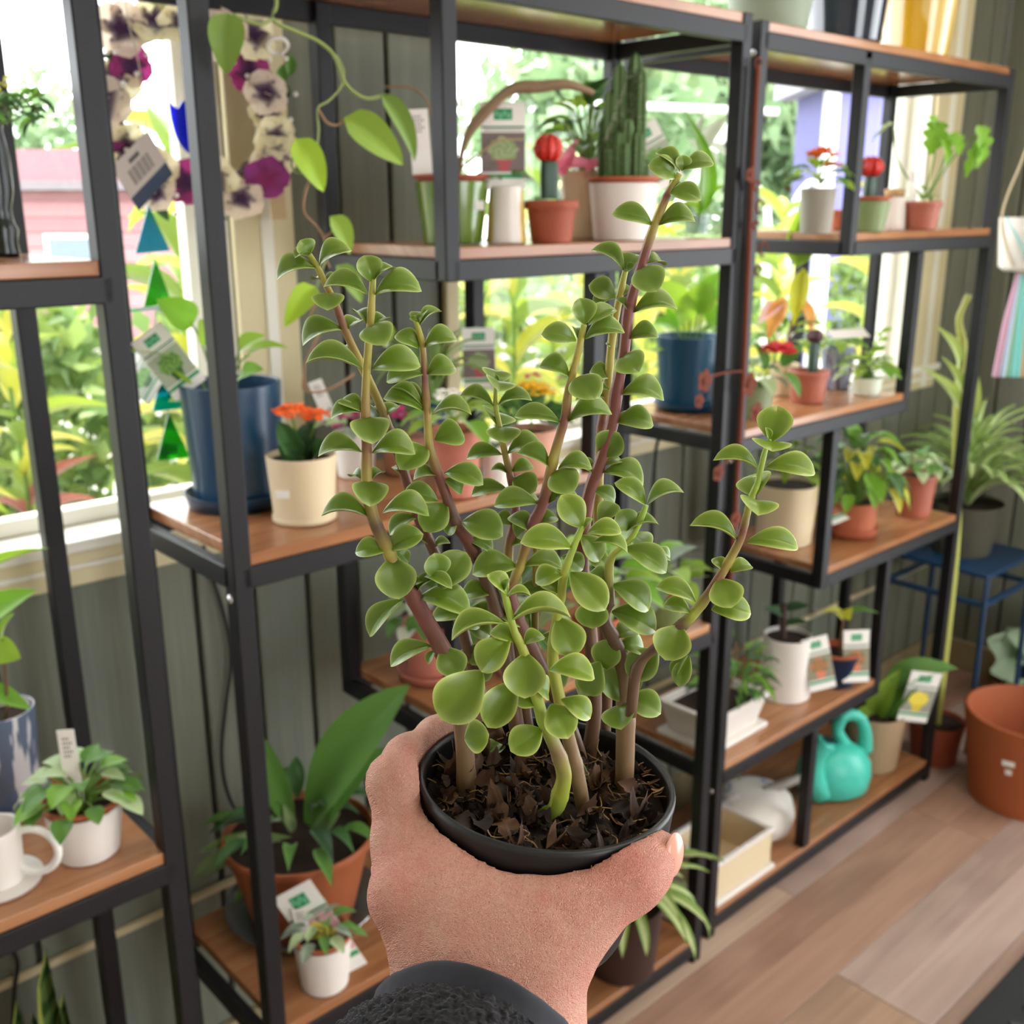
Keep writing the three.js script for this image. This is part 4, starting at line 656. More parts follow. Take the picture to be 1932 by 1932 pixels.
// ---- unit at the left edge
{
  const t = potted('fittonia', 'nerve plant with white-veined leaves in white pot on the left shelf, white name stake', 'plant', 146, 1638, S4, 56, 70, 1556, M.whitePot, { liner: M.terracotta, soil: 0.006 });
  bush(t, t.K.h, { n: 34, spread: 0.055, height: 0.05, L: 0.034, W: 0.027, geos: G.ovate, mats: [LF.mid, LF.bright, LF.mid, LF.pale], droop: 0.5, stalk: stemGreen });
  stake(t, 0.02, 0.1, t.K.at(135, 1520, 0.0), 0.1, 0.02);
  const u = potted('lime_foliage_plant', 'lime-leaved plant in blue and white mottled pot, left edge of shelf', 'plant', 2, 1545, S4, 50, 62, 1372, std(0xffffff, 0.3, { map: texture(256, 128, (a, b) => { const f = fbm(a * 14, b * 10, 3, 4), q = f > 0.47 ? 0 : 1; return [lerp(0.36, 0.82, q), lerp(0.4, 0.8, q), lerp(0.5, 0.82, q)]; }) }), { soil: 0.012, saucer: [0.05, 0.014] });
  stalk(u, [[0, 1400, 0], [22, 1330, 0.005], [32, 1260, 0.01], [38, 1200, 0.01]], 0.0022, stemBrown);
  for (const q of [[0, 1180, 98, 1108, 58, 60], [10, 1215, 70, 1228, 52, 70], [36, 1200, 60, 1150, 30, 40], [-30, 1300, 70, 1310, 44, 40], [-20, 1150, 110, 1012, 26, 40], [-40, 1230, 20, 1260, 50, 60], [-60, 1190, 0, 1120, 50, 60], [20, 1290, -50, 1340, 44, 50]]) pl(u, pick(G.ovate), pick([LF.lime, LF.bright, LF.lime]), ...q, 0.01, rr(0, 0.03));
  pl(u, G.ovate[0], LF.yel, 8, 1205, 56, 1165, 34, 40, 0.03, 0.05);
  const c = potted('white_cup', 'small white cup with looped handle on the left shelf', 'cup', -20, 1692, S4, 44, 50, 1590, M.whitePot, { soil: null, inner: 0.9 });
  part('handle', new THREE.TorusGeometry(0.028, 0.0045, 10, 28).translate(0.044, 0.042, 0), M.white, c); part('base_plate', lathe([[0, 0], [0.045, 0], [0.047, 0.005], [0, 0.006]]), M.whitePot, c);
  const v = potted('bottle_vase', 'dark green glazed bottle vase with leafy yellow-flowered sprig, left edge', 'vase', 0, 486, S2, 20, 20, 470, null);
  const vh = t.K ? heightTo(v.position, 235) : 0.2, q = v.K.s;
  part('vase', lathe([[0, 0], [27 * q, 0], [28 * q, 0.004], [26 * q, 0.016], [30 * q, 0.028], [24 * q, 0.036], [22 * q, 0.05], [30 * q, vh * 0.5], [31 * q, vh * 0.75], [24 * q, vh * 0.97], [26 * q, vh], [22 * q, vh], [20 * q, vh * 0.95], [0, vh * 0.9]]), std(0x10180f, 0.2), v);
  v.K.h = vh;
  for (let i = 0; i < 7; i++) stalk(v, [[0, 240, 0], [rr(-30, 60), rr(195, 225), rr(-0.02, 0.02)], [rr(-60, 120), rr(165, 222), rr(-0.03, 0.03)]], 0.001, stemGreen);
  for (let i = 0; i < 30; i++) { const x = rr(-40, 115), y = rr(165, 222) + Math.abs(x - 20) * 0.08; pl(v, pick(G.ovate), pick([LF.mid, LF.bright, LF.deep]), x, y, x + rr(-26, 30), y + rr(-14, 30), 13, rr(30, 70), rr(-0.03, 0.03), rr(-0.03, 0.03)); }
  for (const [x, y] of [[38, 158], [55, 165], [45, 180]]) for (let k = 0; k < 3; k++) pl(v, G.ovate[0], LF.yel, x, y, x + rr(-20, 22), y + rr(-20, 16), 13, 60, 0.02, 0.03, 'petal');
}
{ // a snake plant low on the left unit
  const t = thing('snake_plant', 'banded upright leaves of a snake plant low at the left, under the shelf', 'plant', V(-0.175, S6 + 0.0005, -0.235)), o = t.position;
  pot(t, 0.04, 0.052, 0.085, M.terraDark);
  const sn = std(0xffffff, 0.5, { side: THREE.DoubleSide, map: texture(128, 64, (u, v) => { const f = fbm(u * 18, v * 2, 2, 3), b = Math.sin(u * 70 + f * 6) > 0 ? 1 : 0, e = Math.abs(v - 0.5) > 0.42; return e ? [0.62, 0.65, 0.3] : [lerp(0.2, 0.42, b), lerp(0.33, 0.52, b), lerp(0.16, 0.28, b)]; }) });
  const sg = blade({ half: (t) => 0.5 * Math.min(1, 0.7 + t) * Math.sqrt(Math.max(0, 1 - t ** 5)), n: 12, m: 4, fold: 0.3, arch: 0.03 });
  for (const [tx, ty, bx, w] of [[86, 1790, 0.01, 0.036], [30, 1885, -0.01, 0.03], [118, 1870, 0.02, 0.03], [62, 1905, 0, 0.028]]) { const T = onZ(tx, ty, -0.235).sub(o), B = V(bx, 0.07, 0), m = T.clone().sub(B); leaf(t, sg, B, m, V(-0.5, 0.1, 0.85), m.length(), w, sn); }
}
// ---- middle unit, third level (left): navy pot, kalanchoes
{
  const t = potted('navy_potted_anthurium', 'large navy blue pot and saucer with lime leaves beside the cream pot', 'plant', 432, 970, S3, 80, 92, 742, M.navy, { saucer: [0.074, 0.02], soil: 0.03, wall: 0.005 });
  for (const q of [[430, 740, 505, 625, 40, 55], [420, 740, 545, 642, 34, 35], [410, 745, 330, 558, 62, 60], [400, 740, 268, 648, 44, 35], [430, 750, 500, 688, 40, 50], [395, 745, 345, 690, 46, 60], [440, 748, 470, 700, 30, 40], [400, 750, 330, 745, 34, 50], [420, 740, 400, 600, 50, 60]]) { const [bx, by, tx, ty] = q; stalk(t, [[bx, 760, 0], [lerp(bx, tx, 0.3), lerp(by, ty, 0.6), 0.01], [lerp(bx, tx, 0.45), lerp(by, ty, 0.75), 0.015]], 0.0016); pl(t, pick(G.heart), pick([LF.lime, LF.bright]), lerp(bx, tx, 0.4), lerp(by, ty, 0.7), tx, ty, q[4], q[5], 0.015, 0.03); }
  tag(t, 'green', 0.05, 0.095, t.K.at(372, 730, 0.03), 0.1, 0.62, -0.2); tag(t, 'green', 0.05, 0.07, t.K.at(300, 735, 0.0), -0.3, 1.1, -0.4);
  const k = potted('orange_kalanchoe', 'orange-flowered kalanchoe in cream cylinder pot on the middle shelf', 'plant', 564, 996, S3, 60, 66, 872, M.cream, { foot: 0.008, soil: 0.008 });
  for (const q of [[560, 870, 530, 790, 40, 75], [565, 872, 590, 800, 44, 75], [580, 870, 615, 830, 36, 60], [555, 872, 545, 812, 42, 80], [570, 872, 572, 815, 46, 85], [550, 870, 528, 835, 34, 60]]) pl(k, G.round[0], pick([LF.dark, LF.deep]), ...q, 0, rr(-0.01, 0.025));
  flowerHead(k, k.K.at(556, 780, 0.01), 0.022, FL.orange, 20); flowerHead(k, k.K.at(598, 788, 0), 0.018, FL.orange, 16); for (const x of [552, 598]) stalk(k, [[568, 868, 0], [lerp(568, x, 0.5), 830, 0], [x, 788, 0]], 0.002);
  part('price_sticker', rbox(0.018, 0.01, 0.0006, 0, 0, 0, 0.0002), M.cardWhite, k).position.set(-0.018, 0.045, k.K.rb + 0.0012);
  const a = potted('pink_kalanchoe', 'magenta-flowered kalanchoe in plain white pot behind the held stems', 'plant', 668, 906, S3, 34, 40, 822, M.whitePot, {});
  bush(a, a.K.h, { n: 12, spread: 0.03, height: 0.03, L: 0.034, W: 0.026, geos: G.round, mats: [LF.gray, LF.pale, LF.mid] });
  flowerHead(a, a.K.at(668, 790, 0.0), 0.02, FL.pink, 14); flowerHead(a, a.K.at(640, 800, 0.02), 0.012, FL.pink, 8); stake(a, 0.022, 0.07, a.K.at(628, 800, 0.0), 0, 0.35);
  const b = potted('magenta_kalanchoe', 'magenta flower cluster in a small terracotta-pink pot behind the cream pot', 'plant', 760, 900, S3, 36, 42, 830, M.blush, {});
  bush(b, b.K.h, { n: 10, spread: 0.03, height: 0.03, L: 0.034, W: 0.026, geos: G.round, mats: [LF.gray, LF.mid] }); flowerHead(b, b.K.at(752, 782, 0.01), 0.02, FL.pink, 14); flowerHead(b, b.K.at(775, 792, 0), 0.014, FL.pink, 10);
  const c = potted('pale_primrose', 'white-flowered plant with light green leaves in a dusty pink pot', 'plant', 862, 944, S3, 38, 50, 818, M.terraPink, { rimH: 0.02, rimX: 0.003 });
  bush(c, c.K.h, { n: 16, spread: 0.035, height: 0.03, L: 0.05, W: 0.03, geos: G.ovate, mats: [LF.lime, LF.bright], up: 0.9 }); flowerHead(c, c.K.at(850, 752, 0), 0.022, FL.white, 16);
  const d = potted('yellow_kalanchoe', 'yellow-flowered kalanchoe in a blush pot right of the white tag card', 'plant', 1003, 905, S3, 42, 50, 818, M.blush, {});
  bush(d, d.K.h, { n: 16, spread: 0.035, height: 0.035, L: 0.04, W: 0.03, geos: G.round, mats: [LF.deep, LF.mid] }); flowerHead(d, d.K.at(1005, 742, 0), 0.028, FL.yellow, 22); flowerHead(d, d.K.at(1008, 718, -0.03), 0.012, FL.pink, 6);
  stalk(d, [[1003, 812, 0], [1003, 780, 0], [1005, 748, 0]], 0.002);
  const e = potted('curly_grass_plant', 'curling light green grass plant in a dark blue pot behind the held stems', 'plant', 815, 872, S3, 34, 40, 760, M.navy, {});
  straps(e, e.K.h - 0.01, { n: 26, L: 0.17, W: 0.009, mat: gm(0x8fae5e, 0.4), tilt: 0.35 }); tag(e, 'aloe', 0.052, 0.1, e.K.at(905, 735, 0.01), 0.05, 0.02);
  const f = potted('white_ceramic_pot', 'plain white ceramic pot between the dusty pink pots', 'pot', 938, 928, S3, 22, 27, 845, M.whitePot, { soil: 0.012 });
  bush(f, f.K.h, { n: 8, spread: 0.02, height: 0.02, L: 0.03, W: 0.02, geos: G.ovate, mats: [LF.deep] });
}
// ---- middle unit, second level (right)
const cactusGeo = (ribs, depth, H_) => {
  const n = 26, m = ribs * 8, pos = [], idx = [];
  for (let i = 0; i <= n; i++) for (let j = 0; j <= m; j++) {
    const t = i / n, a = j / m * Math.PI * 2, dome = t > 0.86 ? Math.sqrt(Math.max(0, 1 - ((t - 0.86) / 0.14) ** 2)) : 1, r = dome * (0.9 + 0.1 * Math.sin(Math.PI * t)) * (1 - depth * (0.5 - 0.5 * Math.cos(a * ribs)) ** 0.7);
    pos.push(Math.cos(a) * r, t * H_, Math.sin(a) * r);
  }
  for (let i = 0; i < n; i++) for (let j = 0; j < m; j++) { const a = i * (m + 1) + j, b = a + m + 1; idx.push(a, b, a + 1, a + 1, b, b + 1); }
  const g = new THREE.BufferGeometry(); g.setAttribute('position', new THREE.Float32BufferAttribute(pos, 3)); g.setIndex(idx); g.computeVertexNormals(); return g;
};
const CG = { col: cactusGeo(5, 0.42, 1), tri: cactusGeo(3, 0.3, 1), ball: null };
CG.ball = (() => { const g = new THREE.SphereGeometry(1, 48, 24), p = g.attributes.position; for (let i = 0; i < p.count; i++) { const a = Math.atan2(p.getZ(i), p.getX(i)), k = 1 - 0.16 * (0.5 - 0.5 * Math.cos(a * 9)) + 0.06 * noise(p.getX(i) * 9, p.getY(i) * 9, p.getZ(i) * 9); p.setXYZ(i, p.getX(i) * k, p.getY(i) * k * 0.86, p.getZ(i) * k); } g.computeVertexNormals(); return g; })();
const cactusMat = std(0x4f6b3a, 0.6), cactusDark = std(0x24402f, 0.5), moonRed = std(0xc42116, 0.45), spineMat = std(0xd8d2bc, 0.8);
function moonCactus(t, px, pyBase, pyMid, pyTop, rc, rbal, mat, stemM = cactusDark) {
  const b = t.K.at(px, pyBase, 0), s = t.K.s, m = t.K.at(px, pyMid, 0), q = t.K.at(px, pyTop, 0);
  const c = part('cactus_stem', CG.tri, stemM, t); c.position.copy(b); c.scale.set(rc * s, m.y - b.y + 0.006, rc * s);
  const k = part('cactus_top', CG.ball, mat, t), r = rbal * s; k.position.set(m.x, (m.y + q.y) / 2, 0); k.scale.set(r, Math.max(r * 0.8, (q.y - m.y) / 1.7), r);
  const pts = []; for (let i = 0; i < 90; i++) { const a = rr(0, 6.28), e = rr(-0.4, 1.2), d = V(Math.cos(a) * Math.cos(e), Math.sin(e), Math.sin(a) * Math.cos(e)); const g = new THREE.CylinderGeometry(0.0001, 0.0003, 0.005, 4); g.applyQuaternion(new THREE.Quaternion().setFromUnitVectors(UP, d)); g.translate(k.position.x + d.x * r, k.position.y + d.y * r * 0.9, d.z * r); pts.push(g); }
  part('spines', mergeGeometries(pts), spineMat, t).userData.kind = 'stuff';
}
{
  const t = potted('green_glazed_pot', 'olive green glazed pot with bare bonsai branch, cut by the upright', 'plant', 852, 462, S2, 55, 70, 342, std(0x5f7a2a, 0.18, { clearcoat: 0.8, clearcoatRoughness: 0.1 }), { liner: M.terraDark, soil: 0.01 });
  part('branch', tube([[866, 330], [872, 290, 0.01], [890, 245, 0.015], [925, 205, 0.02], [965, 172, 0.02], [1010, 168, 0.02], [1065, 164, 0.02], [1110, 178, 0.01]].map((q) => t.K.at(...q)), [0.003, 0.004, 0.008, 0.007, 0.009, 0.007, 0.004], 40, 9), std(0x8a7258, 0.85), t);
  part('branch', tube([[868, 318], [900, 295, 0.01], [940, 268, 0.02], [985, 266, 0.02]].map((q) => t.K.at(...q)), [0.0022, 0.0015], 16, 6), std(0xb09a78, 0.85), t);
  stalk(t, [[835, 345, 0], [812, 200, 0], [790, 170, 0], [735, 165, 0.01]], 0.0022, std(0x8a7258, 0.85), 'branch');
  stake(t, 0.028, 0.085, t.K.at(800, 330, 0.02), 0.2, 0.06); part('price_sticker', rbox(0.012, 0.012, 0.0008, 0, 0, 0, 0.0003), M.cardWhite, t).position.set(0.04, t.K.h * 0.62, 0.042);
  const a = potted('patterned_pot', 'white pot with faded yellow leaf pattern and big plant card', 'plant', 955, 461, S2, 38, 32, 352, std(0xffffff, 0.3, { map: texture(128, 128, (u, v) => { const d = Math.min(...[[0.2, 0.3], [0.5, 0.55], [0.8, 0.3], [0.1, 0.8], [0.6, 0.85], [0.9, 0.7], [0.35, 0.1]].map(([x, y]) => Math.hypot((u - x) * 1.6, v - y))); return d < 0.13 ? [0.86, 0.75, 0.45] : [0.88, 0.85, 0.82]; }) }), { soil: 0.008 });
  tag(a, 'aloe', 0.062, 0.115, a.K.at(950, 358, 0.012), 0.02, 0.0); bush(a, a.K.h, { n: 10, spread: 0.02, height: 0.02, L: 0.03, W: 0.014, geos: G.lance, mats: [LF.gray, LF.mid] });
  const b = potted('moon_cactus', 'red-topped grafted cactus in brown plastic pot on the upper shelf', 'plant', 1041, 460, S2, 38, 50, 378, M.terraDark, { rimH: 0.012, rimX: 0.002 });
  moonCactus(b, 1034, 376, 308, 254, 20, 27, moonRed);
  const c = potted('anthurium_trough', 'beige planter with pink blooms and glossy leaves behind the tall cactus', 'plant', 1108, 452, S2, 38, 50, 322, M.cream, { soil: 0.01 });
  bush(c, c.K.h, { n: 30, spread: 0.05, height: 0.12, L: 0.05, W: 0.03, geos: [...G.heart, ...G.ovate], mats: [LF.bright, LF.mid, LF.deep, LF.lime], stalk: stemGreen, up: 0.9 });
  for (const q of [[1060, 330, 1085, 265, 24, 80], [1055, 318, 1125, 312, 26, 70], [1100, 325, 1140, 300, 20, 70], [1050, 330, 1075, 300, 30, 80]]) pl(c, G.heart[0], gm(0xf28ba6, 0.5), ...q, 0.05, 0.055, 'bloom');
  const d = potted('columnar_cactus', 'tall ribbed columnar cactus cluster in white pot on the upper shelf', 'plant', 1180, 455, S2, 54, 66, 345, M.whitePot, { liner: M.terracotta, soil: 0.004 });
  const s = d.K.s; for (const [x, top, r, z, ml] of [[1166, 118, 15, 0, 0], [1196, 98, 16, -0.005, 0], [1150, 170, 13, 0.005, 0], [1206, 130, 12, 0.012, 0], [1140, 225, 10, 0.0, 0], [1182, 225, 12, 0.022, 0], [1200, 250, 11, 0.024, 0], [1165, 250, 11, 0.024, 0], [1150, 280, 10, 0.02, 0], [1216, 300, 9, 0.014, 0], [1178, 270, 9, 0.03, 0]]) {
    const q = d.K.at(x, 342, z), h = d.K.at(x, top, z).y - q.y, o = part('cactus_column', CG.col, cactusMat, d); o.position.copy(q); o.scale.set(r * s, h, r * s); o.rotation.y = rr(0, 2);
  }
  { const sp = []; for (let i = 0; i < 500; i++) { const x = rr(1140, 1218), y = rr(120, 335), z = rr(-0.01, 0.03); const g = new THREE.CylinderGeometry(0.0001, 0.0002, 0.005, 3).rotateZ(rr(-1.8, 1.8)).rotateX(rr(0, 1.5)), p = d.K.at(x, Math.max(y, 120 + Math.abs(x - 1190) * 3), z + 0.006); g.translate(p.x, p.y, p.z); sp.push(g); } part('spines', mergeGeometries(sp), spineMat, d).userData.kind = 'stuff'; }
  tag(d, 'green', 0.05, 0.1, d.K.at(1268, 350, -0.01), 0.0, 0.5, -0.1);
  const e = potted('white_lily_pot', 'white trumpet lily blooms in a small glass jar by the window', 'plant', 1318, 444, S2, 22, 26, 405, std(0xdfe9e6, 0.1, { transmission: 0.8, thickness: 0 }), { soil: null });
  for (const q of [[1318, 415, 1290, 205, 20, 50], [1320, 300, 1365, 215, 34, 60], [1316, 290, 1290, 262, 24, 60], [1325, 280, 1345, 330, 26, 60], [1330, 275, 1370, 300, 24, 60], [1318, 270, 1322, 205, 16, 50]]) pl(e, G.lance[0], q[2] === 1290 && q[3] === 205 ? LF.bright : LF.white, ...q, 0, 0.01, 'petal');
  stalk(e, [[1318, 440, 0], [1320, 360, 0], [1320, 290, 0]], 0.002); for (const q of [[1320, 400, 1362, 345, 22, 50], [1318, 410, 1300, 360, 20, 50], [1320, 395, 1280, 385, 20, 40]]) pl(e, G.ovate[0], LF.lime, ...q, 0, 0.01);
  stalk(e, [[1319, 430, 0], [1340, 385, 0.01], [1362, 360, 0.012]], 0.0012);
}
// ---- right unit, top
{
  const a = potted('sage_planter', 'large sage green planter on top of the right shelf unit', 'pot', 1466, 52, S1, 70, 92, -120, std(0x8d9a85, 0.6), { soil: null, inner: 0.9 });
  const b = potted('navy_vase', 'glossy dark navy vase on top of the right shelf unit', 'vase', 1612, 74, S1, 68, 88, -170, std(0x06142c, 0.08, { clearcoat: 1, clearcoatRoughness: 0.03 }), { soil: null, inner: 0.9 });
  const c = potted('yellow_glazed_pot', 'shiny mustard yellow glazed pot on top of the right shelf unit', 'pot', 1748, 104, S1, 58, 76, -120, std(0xffffff, 0.1, { clearcoat: 1, clearcoatRoughness: 0.03, map: texture(256, 128, (u, v) => { const f = fbm(u * 9, v * 5, 6, 4); return f > 0.52 ? [0.84, 0.72, 0.42] : [lerp(0.74, 0.86, f), lerp(0.55, 0.7, f), 0.1]; }) }), { soil: null, inner: 0.9 });
}
// ---- right unit, second level
{
  const a = potted('grey_pot_kalanchoe', 'small orange-flowered plant in grey pot behind the short upright', 'plant', 1546, 442, S2, 28, 34, 355, std(0x9b9488, 0.7), {});
  bush(a, a.K.h, { n: 14, spread: 0.035, height: 0.045, L: 0.045, W: 0.028, geos: G.ovate, mats: [LF.deep, LF.mid, LF.lime] }); flowerHead(a, a.K.at(1545, 294, 0.015), 0.024, FL.orange, 18); flowerHead(a, a.K.at(1560, 316, 0.025), 0.015, FL.orange, 10); stalk(a, [[1546, 352, 0], [1546, 320, 0.008], [1545, 298, 0.015]], 0.002);
  const b = potted('plain_terracotta_pot', 'plain small terracotta pot half hidden behind the short upright', 'pot', 1588, 434, S2, 16, 21, 396, M.terracotta, { rimH: 0.01, rimX: 0.002 });
  const c = potted('green_pot_moon_cactus', 'red grafted cactus in sage green pot with terracotta liner', 'plant', 1645, 438, S2, 30, 39, 380, std(0x7d8f5d, 0.45), { liner: M.terracotta, soil: 0.004 });
  moonCactus(c, 1642, 380, 335, 296, 14, 24, moonRed);
  const d = potted('corked_jar', 'white ceramic jar with cork lid behind the philodendron pot', 'jar', 1690, 434, S2, 24, 22, 372, M.whitePot, { soil: null });
  part('cork_lid', lathe([[0, 0], [0.02, 0], [0.022, 0.016], [0, 0.018]]), std(0xb9976a, 0.9), d).position.y = d.K.h;
  const e = potted('lobed_philodendron', 'lobed bright green philodendron in small terracotta pot, right end of shelf', 'plant', 1746, 434, S2, 28, 35, 380, M.terraPlastic, { rimH: 0.012, rimX: 0.002 });
  for (const q of [[1745, 375, 1690, 305, 1672, 240], [1748, 375, 1755, 300, 1752, 235], [1752, 375, 1790, 300, 1825, 255], [1750, 375, 1770, 320, 1775, 265]]) stalk(e, [[q[0], q[1], 0], [q[2], q[3], 0.01], [q[4], q[5], 0.02]], 0.0022, stemGreen);
  for (const q of [[1752, 230, 1740, 290, 46, 75], [1775, 255, 1800, 290, 40, 70], [1825, 238, 1840, 315, 42, 70], [1748, 240, 1735, 222, 30, 60], [1838, 268, 1806, 330, 26, 60], [1672, 235, 1630, 262, 10, 60], [1752, 250, 1782, 310, 34, 65]]) pl(e, G.lobed[0], q[4] < 15 ? LF.pale : LF.bright, ...q, 0.02, 0.035);
  bush(e, e.K.h, { n: 12, spread: 0.018, height: 0.03, L: 0.02, W: 0.014, geos: G.ovate, mats: [LF.deep, LF.lime] }); stake(e, 0.016, 0.075, e.K.at(1724, 388, 0.012), 0.2, 0.12);
}
// ---- right unit, third level (left)
{
  const a = potted('teal_potted_lily', 'dark teal pot and saucer with big bright leaves left of the metal post', 'plant', 1303, 780, S3, 50, 62, 644, M.teal, { saucer: [0.068, 0.018], soil: 0.02, wall: 0.005 });
  for (const q of [[1300, 640, 1250, 525, 60, 60], [1310, 640, 1325, 530, 60, 65], [1300, 645, 1235, 600, 44, 45], [1320, 640, 1362, 575, 46, 60], [1305, 640, 1290, 560, 60, 70], [1295, 648, 1240, 655, 30, 40], [1315, 640, 1345, 510, 46, 60], [1290, 645, 1262, 580, 44, 60]]) { const [bx, by, tx, ty] = q; stalk(a, [[bx, 655, 0], [lerp(bx, tx, 0.3), lerp(by, ty, 0.4), 0.01], [lerp(bx, tx, 0.4), lerp(by, ty, 0.55), 0.012]], 0.002); pl(a, pick(G.ovate), pick([LF.lime, LF.bright]), lerp(bx, tx, 0.3), lerp(by, ty, 0.45), tx, ty, q[4], q[5], 0.012, 0.03); }
  const b = potted('croton', 'croton with lime, yellow and orange leaves behind the metal post', 'plant', 1482, 748, S3, 22, 28, 690, M.cream, {});
  stalk(b, [[1480, 700, 0], [1490, 600, 0], [1500, 520, 0]], 0.003, stemBrown);
  for (const q of [[1486, 505, 1502, 352, 56, 80], [1490, 500, 1526, 360, 48, 70], [1500, 505, 1486, 615, 34, 75], [1470, 560, 1440, 640, 34, 70], [1465, 570, 1420, 610, 30, 60], [1488, 560, 1520, 640, 30, 60]]) pl(b, G.lance[0], q[3] < 400 ? LF.lime : q[1] === 505 ? LF.yel : q[1] < 565 ? LF.orange : LF.pinkish, ...q, 0.02, 0.03);
  bush(b, b.K.h + 0.03, { n: 14, spread: 0.04, height: 0.06, L: 0.06, W: 0.03, geos: G.ovate, mats: [LF.bright, LF.mid, LF.white, LF.lime] });
  const c = potted('red_kalanchoe', 'crimson flower cluster in mossy green pot next to the rusty ornament', 'plant', 1425, 792, S3, 34, 40, 730, std(0x7f8a63, 0.5), {});
  bush(c, c.K.h, { n: 14, spread: 0.035, height: 0.04, L: 0.045, W: 0.03, geos: G.ovate, mats: [LF.mid, LF.pale, LF.gray] });
  flowerHead(c, c.K.at(1458, 660, 0.03), 0.03, FL.red, 26); stalk(c, [[1430, 735, 0], [1448, 700, 0.015], [1457, 672, 0.025]], 0.002); for (const q of [[1440, 700, 1418, 640, 26, 60], [1470, 690, 1505, 645, 30, 60], [1475, 700, 1510, 745, 24, 60]]) pl(c, G.ovate[0], pick([LF.pale, LF.mid]), ...q, 0.02, 0.03);
  const d = potted('dark_moon_cactus', 'purple-topped grafted cactus in terracotta pot, front of the right middle shelf', 'plant', 1530, 764, S3, 30, 38, 704, M.terraPlastic, { rimH: 0.012, rimX: 0.002 });
  moonCactus(d, 1536, 704, 648, 622, 12, 16, std(0x4a2a33, 0.6));
  const e = potted('blue_white_pot', 'blue and white glazed pot with white card lying across its rim', 'plant', 1583, 736, S3, 24, 33, 660, std(0xffffff, 0.15, { clearcoat: 0.8, map: texture(128, 64, (u, v) => { const f = fbm(u * 30, v * 12, 1, 3); return v > 0.5 ? (Math.hypot((u * 6 % 1) - 0.5, (v - 0.75) * 3) < 0.2 ? [0.85, 0.9, 0.95] : [0.08, 0.32, 0.55]) : f > 0.5 ? [0.12, 0.12, 0.25] : [0.6, 0.62, 0.75]; }) }), {});
  bush(e, e.K.h, { n: 10, spread: 0.03, height: 0.03, L: 0.05, W: 0.03, geos: G.ovate, mats: [LF.lime, LF.bright] }); const cd = part('card', rbox(0.085, 0.0012, 0.04, 0, 0, 0, 0.0004), M.cardWhite, e); cd.position.set(0.008, e.K.h + 0.035, 0.035); cd.rotation.set(0.35, 0.1, 0);
  const f = potted('pothos_starter', 'small variegated pothos in frosted cup at the end of the right middle shelf', 'plant', 1642, 748, S3, 24, 28, 716, std(0xdde3d2, 0.4), {});
  bush(f, f.K.h, { n: 18, spread: 0.04, height: 0.05, L: 0.045, W: 0.032, geos: G.heart, mats: [LF.bright, LF.pale, LF.lime], stalk: stemGreen });
  stalk(f, [[1642, 720, 0], [1650, 660, 0], [1663, 620, 0]], 0.002); for (let i = 0; i < 8; i++) pl(f, G.round[0], LF.lime, 1648 + i * 2, 690 - i * 9, 1648 + i * 2 + (i % 2 ? 14 : -14), 684 - i * 9, 10, 60, 0, 0.01);
}
// ---- right unit, fourth level (right)
{
  const a = potted('cream_square_planter', 'cream planter of small dark leaves left of the short upright', 'plant', 1490, 1036, S4, 50, 58, 925, M.cream, { soil: 0.01 });
  bush(a, a.K.h, { n: 40, spread: 0.06, height: 0.09, L: 0.035, W: 0.02, geos: G.ovate, mats: [LF.dark, LF.mid, LF.deep, LF.lime] }); 
  const b = potted('bushy_pepper_plant', 'bushy yellow-green plant in terracotta pot with saucer and tag card', 'plant', 1618, 1020, S4, 42, 44, 958, M.terracotta, { saucer: [0.062, 0.02], soil: 0.004 });
  bush(b, b.K.h, { n: 64, spread: 0.09, height: 0.16, L: 0.07, W: 0.036, geos: G.ovate, mats: [LF.mid, LF.deep, LF.bright, LF.yel, LF.mid], droop: 0.9, stalk: stemGreen }); tag(b, 'cactus', 0.06, 0.1, b.K.at(1585, 970, 0.06), 0.3, 0.25, -0.9);
  const c = potted('ivy_pot', 'small variegated ivy in dusky terracotta pot at the right end of its shelf', 'plant', 1733, 980, S4, 30, 38, 902, M.terraPlastic, { rimH: 0.014, rimX: 0.002 });
  bush(c, c.K.h, { n: 34, spread: 0.06, height: 0.05, L: 0.035, W: 0.026, geos: [...G.heart, G.lobed[0]], mats: [LF.pale, LF.mid, LF.gray], droop: 0.6 });
}
